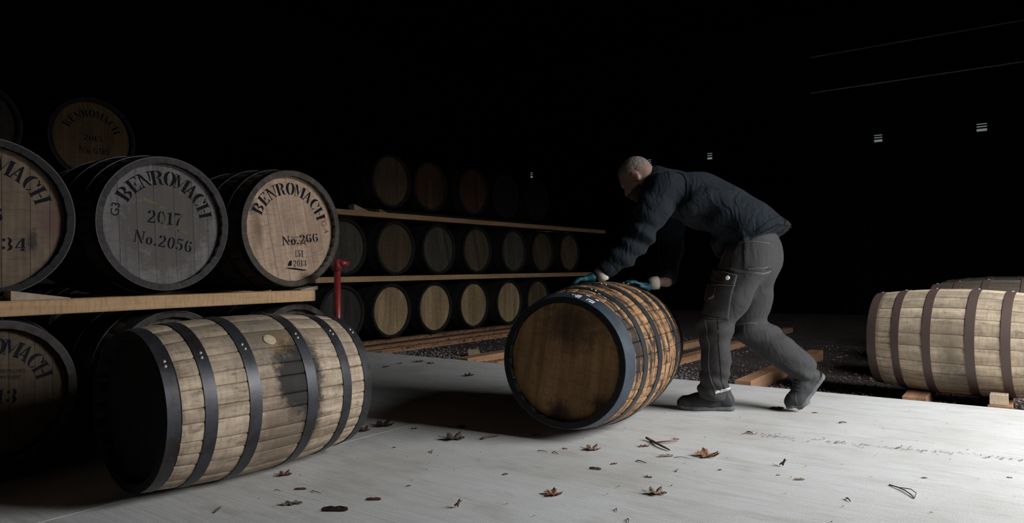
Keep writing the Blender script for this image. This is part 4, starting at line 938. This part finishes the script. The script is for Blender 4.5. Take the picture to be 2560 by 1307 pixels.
litter('dirt_crumbs', 'line of dirt crumbs along the crack in the concrete at the lower right', 210, lambda r: ((lambda y: (3.53 + .155 * (1.15 - y) + r.normal(0, .012) * (1 + 2 * (r.random() < .3)), y))(1.15 - 1.5 * r.random() ** 1.2)), .0, .003, .010, plain('grey_dirt', (.16, .13, .115), .9, 0, .4, 60, 0), 6)
litter('leaf_crumbs', 'tiny crumbs of leaf and grit strewn over the whole slab', 420, lambda r: (r.uniform(1.3, 4.9), r.uniform(-.2, 4.6)), .0, .002, .007, plain('dark_grit', (.10, .075, .06), .9, 0, .5, 40, 0), 7)
# single leaves
def leaf_mat(name, col):
    mt, nt, b = newmat(name); tc = nd(nt, 'ShaderNodeTexCoord'); oi = nd(nt, 'ShaderNodeObjectInfo')
    n_ = noise(nt, tc.outputs['Object'], 3.5, 5, .7); v1 = nd(nt, 'ShaderNodeTexVoronoi', {'Vector': tc.outputs['Object'], 'Scale': 9.0}).outputs['Distance']
    c_ = ramp(nt, n_, [(.3, tuple(x * .45 for x in col)), (.55, col), (.8, tuple(min(1, x * 1.5) for x in col))])
    nt.links.new(c_, b.inputs['Base Color']); b.inputs['Roughness'].default_value = .75; bump(nt, b, v1, .3, .02); return mt
LM = {'r': leaf_mat('russet_leaf', (.17, .075, .045)), 'g': leaf_mat('olive_grey_leaf', (.13, .115, .075)), 'd': leaf_mat('dark_brown_leaf', (.055, .032, .024)), 'o': leaf_mat('tan_brown_leaf', (.26, .125, .07)), 'p': leaf_mat('pale_brown_leaf', (.36, .25, .19))}
def leaf_mesh(kind, var):
    """unit leaf, about one across; lobed like a maple, rolled into a tube, standing, or a flat torn scrap"""
    k = ('leaf', kind, var)
    if k in _cache: return _cache[k]
    r = random.Random(hash(kind) % 97 + var * 13 + len(kind)); V = [(0, 0, .03)]; F = []; n = 36; rings = (.45, .75, 1.0)
    for q in rings:
        for i in range(n):
            a = 2 * PI * i / n
            if kind in ('lobed', 'up'): rad = .30 + .20 * abs(math.cos(2.5 * a)) ** 1.6 + .05 * math.cos(15 * a) * (q > .9)
            elif kind == 'rolled': rad = .5 * abs(1 / max(abs(math.cos(a)), abs(math.sin(a)) * 1.5)) * .9 + .03 * math.sin(7 * a)
            else: rad = .36 + .10 * math.sin(2 * a + var) + .06 * math.sin(5 * a + 2 * var) + .05 * math.sin(9 * a)
            x, y = q * rad * math.cos(a), q * rad * math.sin(a) * (.8 if kind == 'flat' else 1)
            if kind == 'rolled':
                t = y / .35 * 2.2; V.append((x, .10 * math.sin(t) * (1 + .25 * x), .105 - .10 * math.cos(t)))
            elif kind == 'up':
                t = y * 3.2; V.append((x * .6, .20 * math.sin(t), .30 - .20 * math.cos(t) + .5 * (x + .35)))
            else:
                c_ = .35 if kind == 'lobed' else .15
                V.append((x, y, .02 + c_ * (abs(y) ** 1.5 * 1.6 + abs(x) ** 2) + .05 * math.sin(6 * a + var) * q))
    for i in range(n): F.append((0, 1 + i, 1 + (i + 1) % n))
    for l in range(len(rings) - 1):
        for i in range(n):
            j = (i + 1) % n; F.append((1 + l*n + i, 1 + (l+1)*n + i, 1 + (l+1)*n + j, 1 + l*n + j))
    z0 = min(v_[2] for v_ in V); V = [(x, y, z - z0 + .004) for x, y, z in V]
    me = mesh('leaf', V, F, True); _cache[k] = me; return me
STEM = mesh('leaf_stem', *(lambda m_: (m_.v, m_.f))(MB().tube([(-.36, 0, .03), (-.55, .05, .05), (-.72, .03, .10)], [.018, .014, .012], 5)), True); STEM.materials.append(LM['d'])
LEAVES = [
 (1.770,2.47,.055,'lobed','r','russet curled leaf touching the underside of the foreground barrel'), (1.688,2.257,.043,'rolled','r','small russet rolled leaf in front of the foreground barrel'), (1.567,2.142,.066,'flat','g','flat olive-grey leaf in front of the foreground barrel'),
 (1.608,1.959,.087,'rolled','d','long dark rolled leaf near the bottom edge of the slab view'), (1.764,1.932,.053,'rolled','r','russet rolled leaf just right of the long dark rolled leaf'), (1.879,1.623,.048,'up','o','tan leaf standing upright and curled at the bottom centre'),
 (2.622,2.292,.103,'lobed','g','large olive-grey lobed leaf between the two barrels'), (2.641,2.803,.099,'lobed','d','dark lobed leaf on the slab joint right of the foreground barrel'), (2.503,2.808,.076,'lobed','r','russet leaf tucked against the right end of the foreground barrel'),
 (2.921,1.995,.052,'flat','o','tan leaf scrap at the shadow edge left of the rolling cask'), (2.832,1.626,.074,'lobed','p','pale crumpled leaf in front of the rolling cask'), (2.774,1.738,.026,'flat','r','tiny russet leaf scrap just in front of the rolling cask'), (2.564,1.458,.050,'rolled','p','pale rolled leaf midway between rolling cask and bottom edge'), (2.677,1.430,.031,'flat','r','tiny russet leaf scrap right of the pale rolled leaf mid-slab'),
 (2.186,1.422,.068,'lobed','o','tan-brown lobed leaf low in the centre of the slab'), (2.414,1.115,.068,'lobed','p','pale lobed leaf with raised stem low in the right centre'), (2.292,1.724,.026,'flat','d','tiny dark leaf scrap left of the tan lobed leaf, mid-slab'), (3.018,1.143,.103,'lobed','o','largest tan-brown leaf, below the man\'s front foot'), (2.907,1.295,.064,'rolled','p','pale rolled leaf left of the largest tan-brown leaf'),
 (3.019,1.453,.049,'flat','r','russet leaf scrap beside the forked twig'), (3.233,1.385,.035,'flat','p',"tiny pale leaf scrap nearest the man's front shoe"), (3.043,.828,.054,'up','d','dark upright curled leaf below the man\'s rear foot'), (2.884,.725,.041,'rolled','p','small pale rolled leaf under the dark upright one'), (2.586,1.227,.032,'flat','g','tiny olive leaf scrap above the pale leaf with raised stem'), (2.843,1.027,.020,'flat','r','tiny russet leaf scrap below the largest tan-brown leaf'),
 (3.187,.329,.022,'flat','r','tiny russet leaf scrap above the long looped twig'), (3.378,.058,.019,'flat','r','tiny russet leaf scrap at the right edge of the view'), (4.251,1.188,.076,'rolled','d','dark rolled leaf at the toe of the man\'s rear shoe'), (4.253,.978,.032,'flat','r','tiny russet leaf scrap beside the toe of the raised shoe'), (4.257,4.488,.056,'flat','d','dark leaf on the far slab nearest the foreground barrel'), (4.471,4.533,.050,'flat','d','dark leaf on the far slab, second from the foreground barrel'),
 (4.663,4.481,.081,'flat','d','wide dark leaf on the far slab below the three rails'), (4.639,4.315,.065,'flat','d','dark leaf on the far slab, rightmost of the group near the rails'), (4.260,3.555,.070,'lobed','d','dark lobed leaf in the dim strip left of the rolling cask'), (2.677,2.614,.034,'flat','d','tiny dark leaf scrap by the slab joint near the cask shadow'), (2.847,2.427,.051,'lobed','r','small russet lobed leaf by the rolling cask shadow'), (2.341,2.418,.023,'flat','r','tiny russet leaf scrap on the slab right of the foreground barrel'), (1.957,1.943,.019,'flat','d','tiny dark leaf scrap left of the upright curled leaf at the bottom'), (2.903,.810,.016,'flat','d','tiny dark leaf scrap left of the dark upright leaf')]
cn = {'r': 'russet', 'g': 'olive', 'd': 'dark', 'o': 'tan', 'p': 'pale'}
for i, (x, y, s, kind, c_, lab) in enumerate(LEAVES):
    me = leaf_mesh(kind, i % 3); root = bpy.data.objects.new('fallen_leaf', None); COL.objects.link(root); root.location = (x, y, .0005); rz = random.uniform(-.5, .5) - .93
    root.rotation_euler = (0, 0, rz); sc = s * 1.12; root.scale = (sc, sc, sc)
    tag(root, lab or 'tiny %s leaf scrap lying on the bare concrete' % cn[c_], 'leaf', 'fallen leaves on the concrete')
    link('blade', me, LM[c_], root)
    if kind != 'rolled' and s > .04: link('stem', STEM, None, root)
M['twig'] = plain('dry_twig', (.13, .075, .05), .85, 0, .4, 40, .1)
TW = [(2.695,2.168,2.795,2.138,.006,'flat reddish bark strip between the shadow and the rolling cask'), (3.117,1.458,3.006,1.318,.006,'thick forked brown twig in front of the man'), (2.674,1.821,2.677,1.767,.002,'thin twig in front of the rolling cask, longer of two'), (2.697,1.750,2.674,1.710,.002,'thin twig in front of the rolling cask, shorter of two'), (2.777,1.371,2.761,1.317,.0025,'thin brown twig above the pale leaf with raised stem'), (2.915,1.259,2.936,1.194,.0015,'hair-thin straw left of the largest tan-brown leaf'), (2.715,1.165,2.759,1.171,.0016,'hair-thin straw standing off right of the olive leaf scrap'),
      (3.008,.427,2.883,.330,.0024,'long thin looped twig at the lower right'), (2.747,.528,2.718,.509,.003,'short dark twig low on the right side of the slab'), (2.179,1.159,2.155,1.144,.0018,'short thin twig at the bottom centre, upper of two'), (2.115,1.081,2.087,1.064,.002,'short thin twig at the bottom centre, cut by the frame edge'), (1.352,2.287,1.403,2.327,.0022,'thin twig at the lower left in front of the foreground barrel'), (1.702,2.203,1.702,2.151,.0016,'fine straw right of the small russet rolled leaf'), (3.574,1.147,3.530,1.105,.003,'dark twig at the left start of the dirt line'), (4.043,.808,4.065,.775,.004,'short thick twig below the raised shoe'), (2.367,2.199,2.408,2.227,.0022,'thin twig on the slab right of the foreground barrel'), (1.630,2.332,1.631,2.298,.0014,'fine straw close under the foreground barrel')]
for i, (x0, y0, x1, y1, r, lab) in enumerate(TW):
    a = Vector((x0, y0, 0)); b_ = Vector((x1, y1, 0)); d = b_ - a; nrm = Vector((-d.y, d.x, 0)) * random.uniform(-.12, .12); o3 = a.copy()
    mb = MB(); P = [(a + d * t + nrm * math.sin(PI * t) + Vector((0, 0, r * 1.05 + .004 * math.sin(PI * t))) - o3) for t in (0, .25, .5, .75, 1)]
    mb.tube(P, [r, r * .95, r * .85, r * .8, r * .55], 6)
    if lab and 'forked' in lab: mb.tube([P[1], P[1] + Vector((.05, -.05, .004)), P[1] + Vector((.085, -.075, .0))], [r * .7, r * .6, r * .4], 6); mb.tube([P[0], P[0] + Vector((.02, .04, .006))], [r * 1.2, r * .9], 6)
    if lab and 'looped' in lab: mb.tube([P[1], P[2] + Vector((.012, -.018, .004)), P[3] + Vector((.012, -.018, .003)), P[4]], [r * .7] * 4, 6)
    tag(mb.build('twig', M['twig'], smooth=True, loc=tuple(o3)), lab or 'short thin dry twig lying on the bare concrete', 'twig', 'twigs on the concrete')
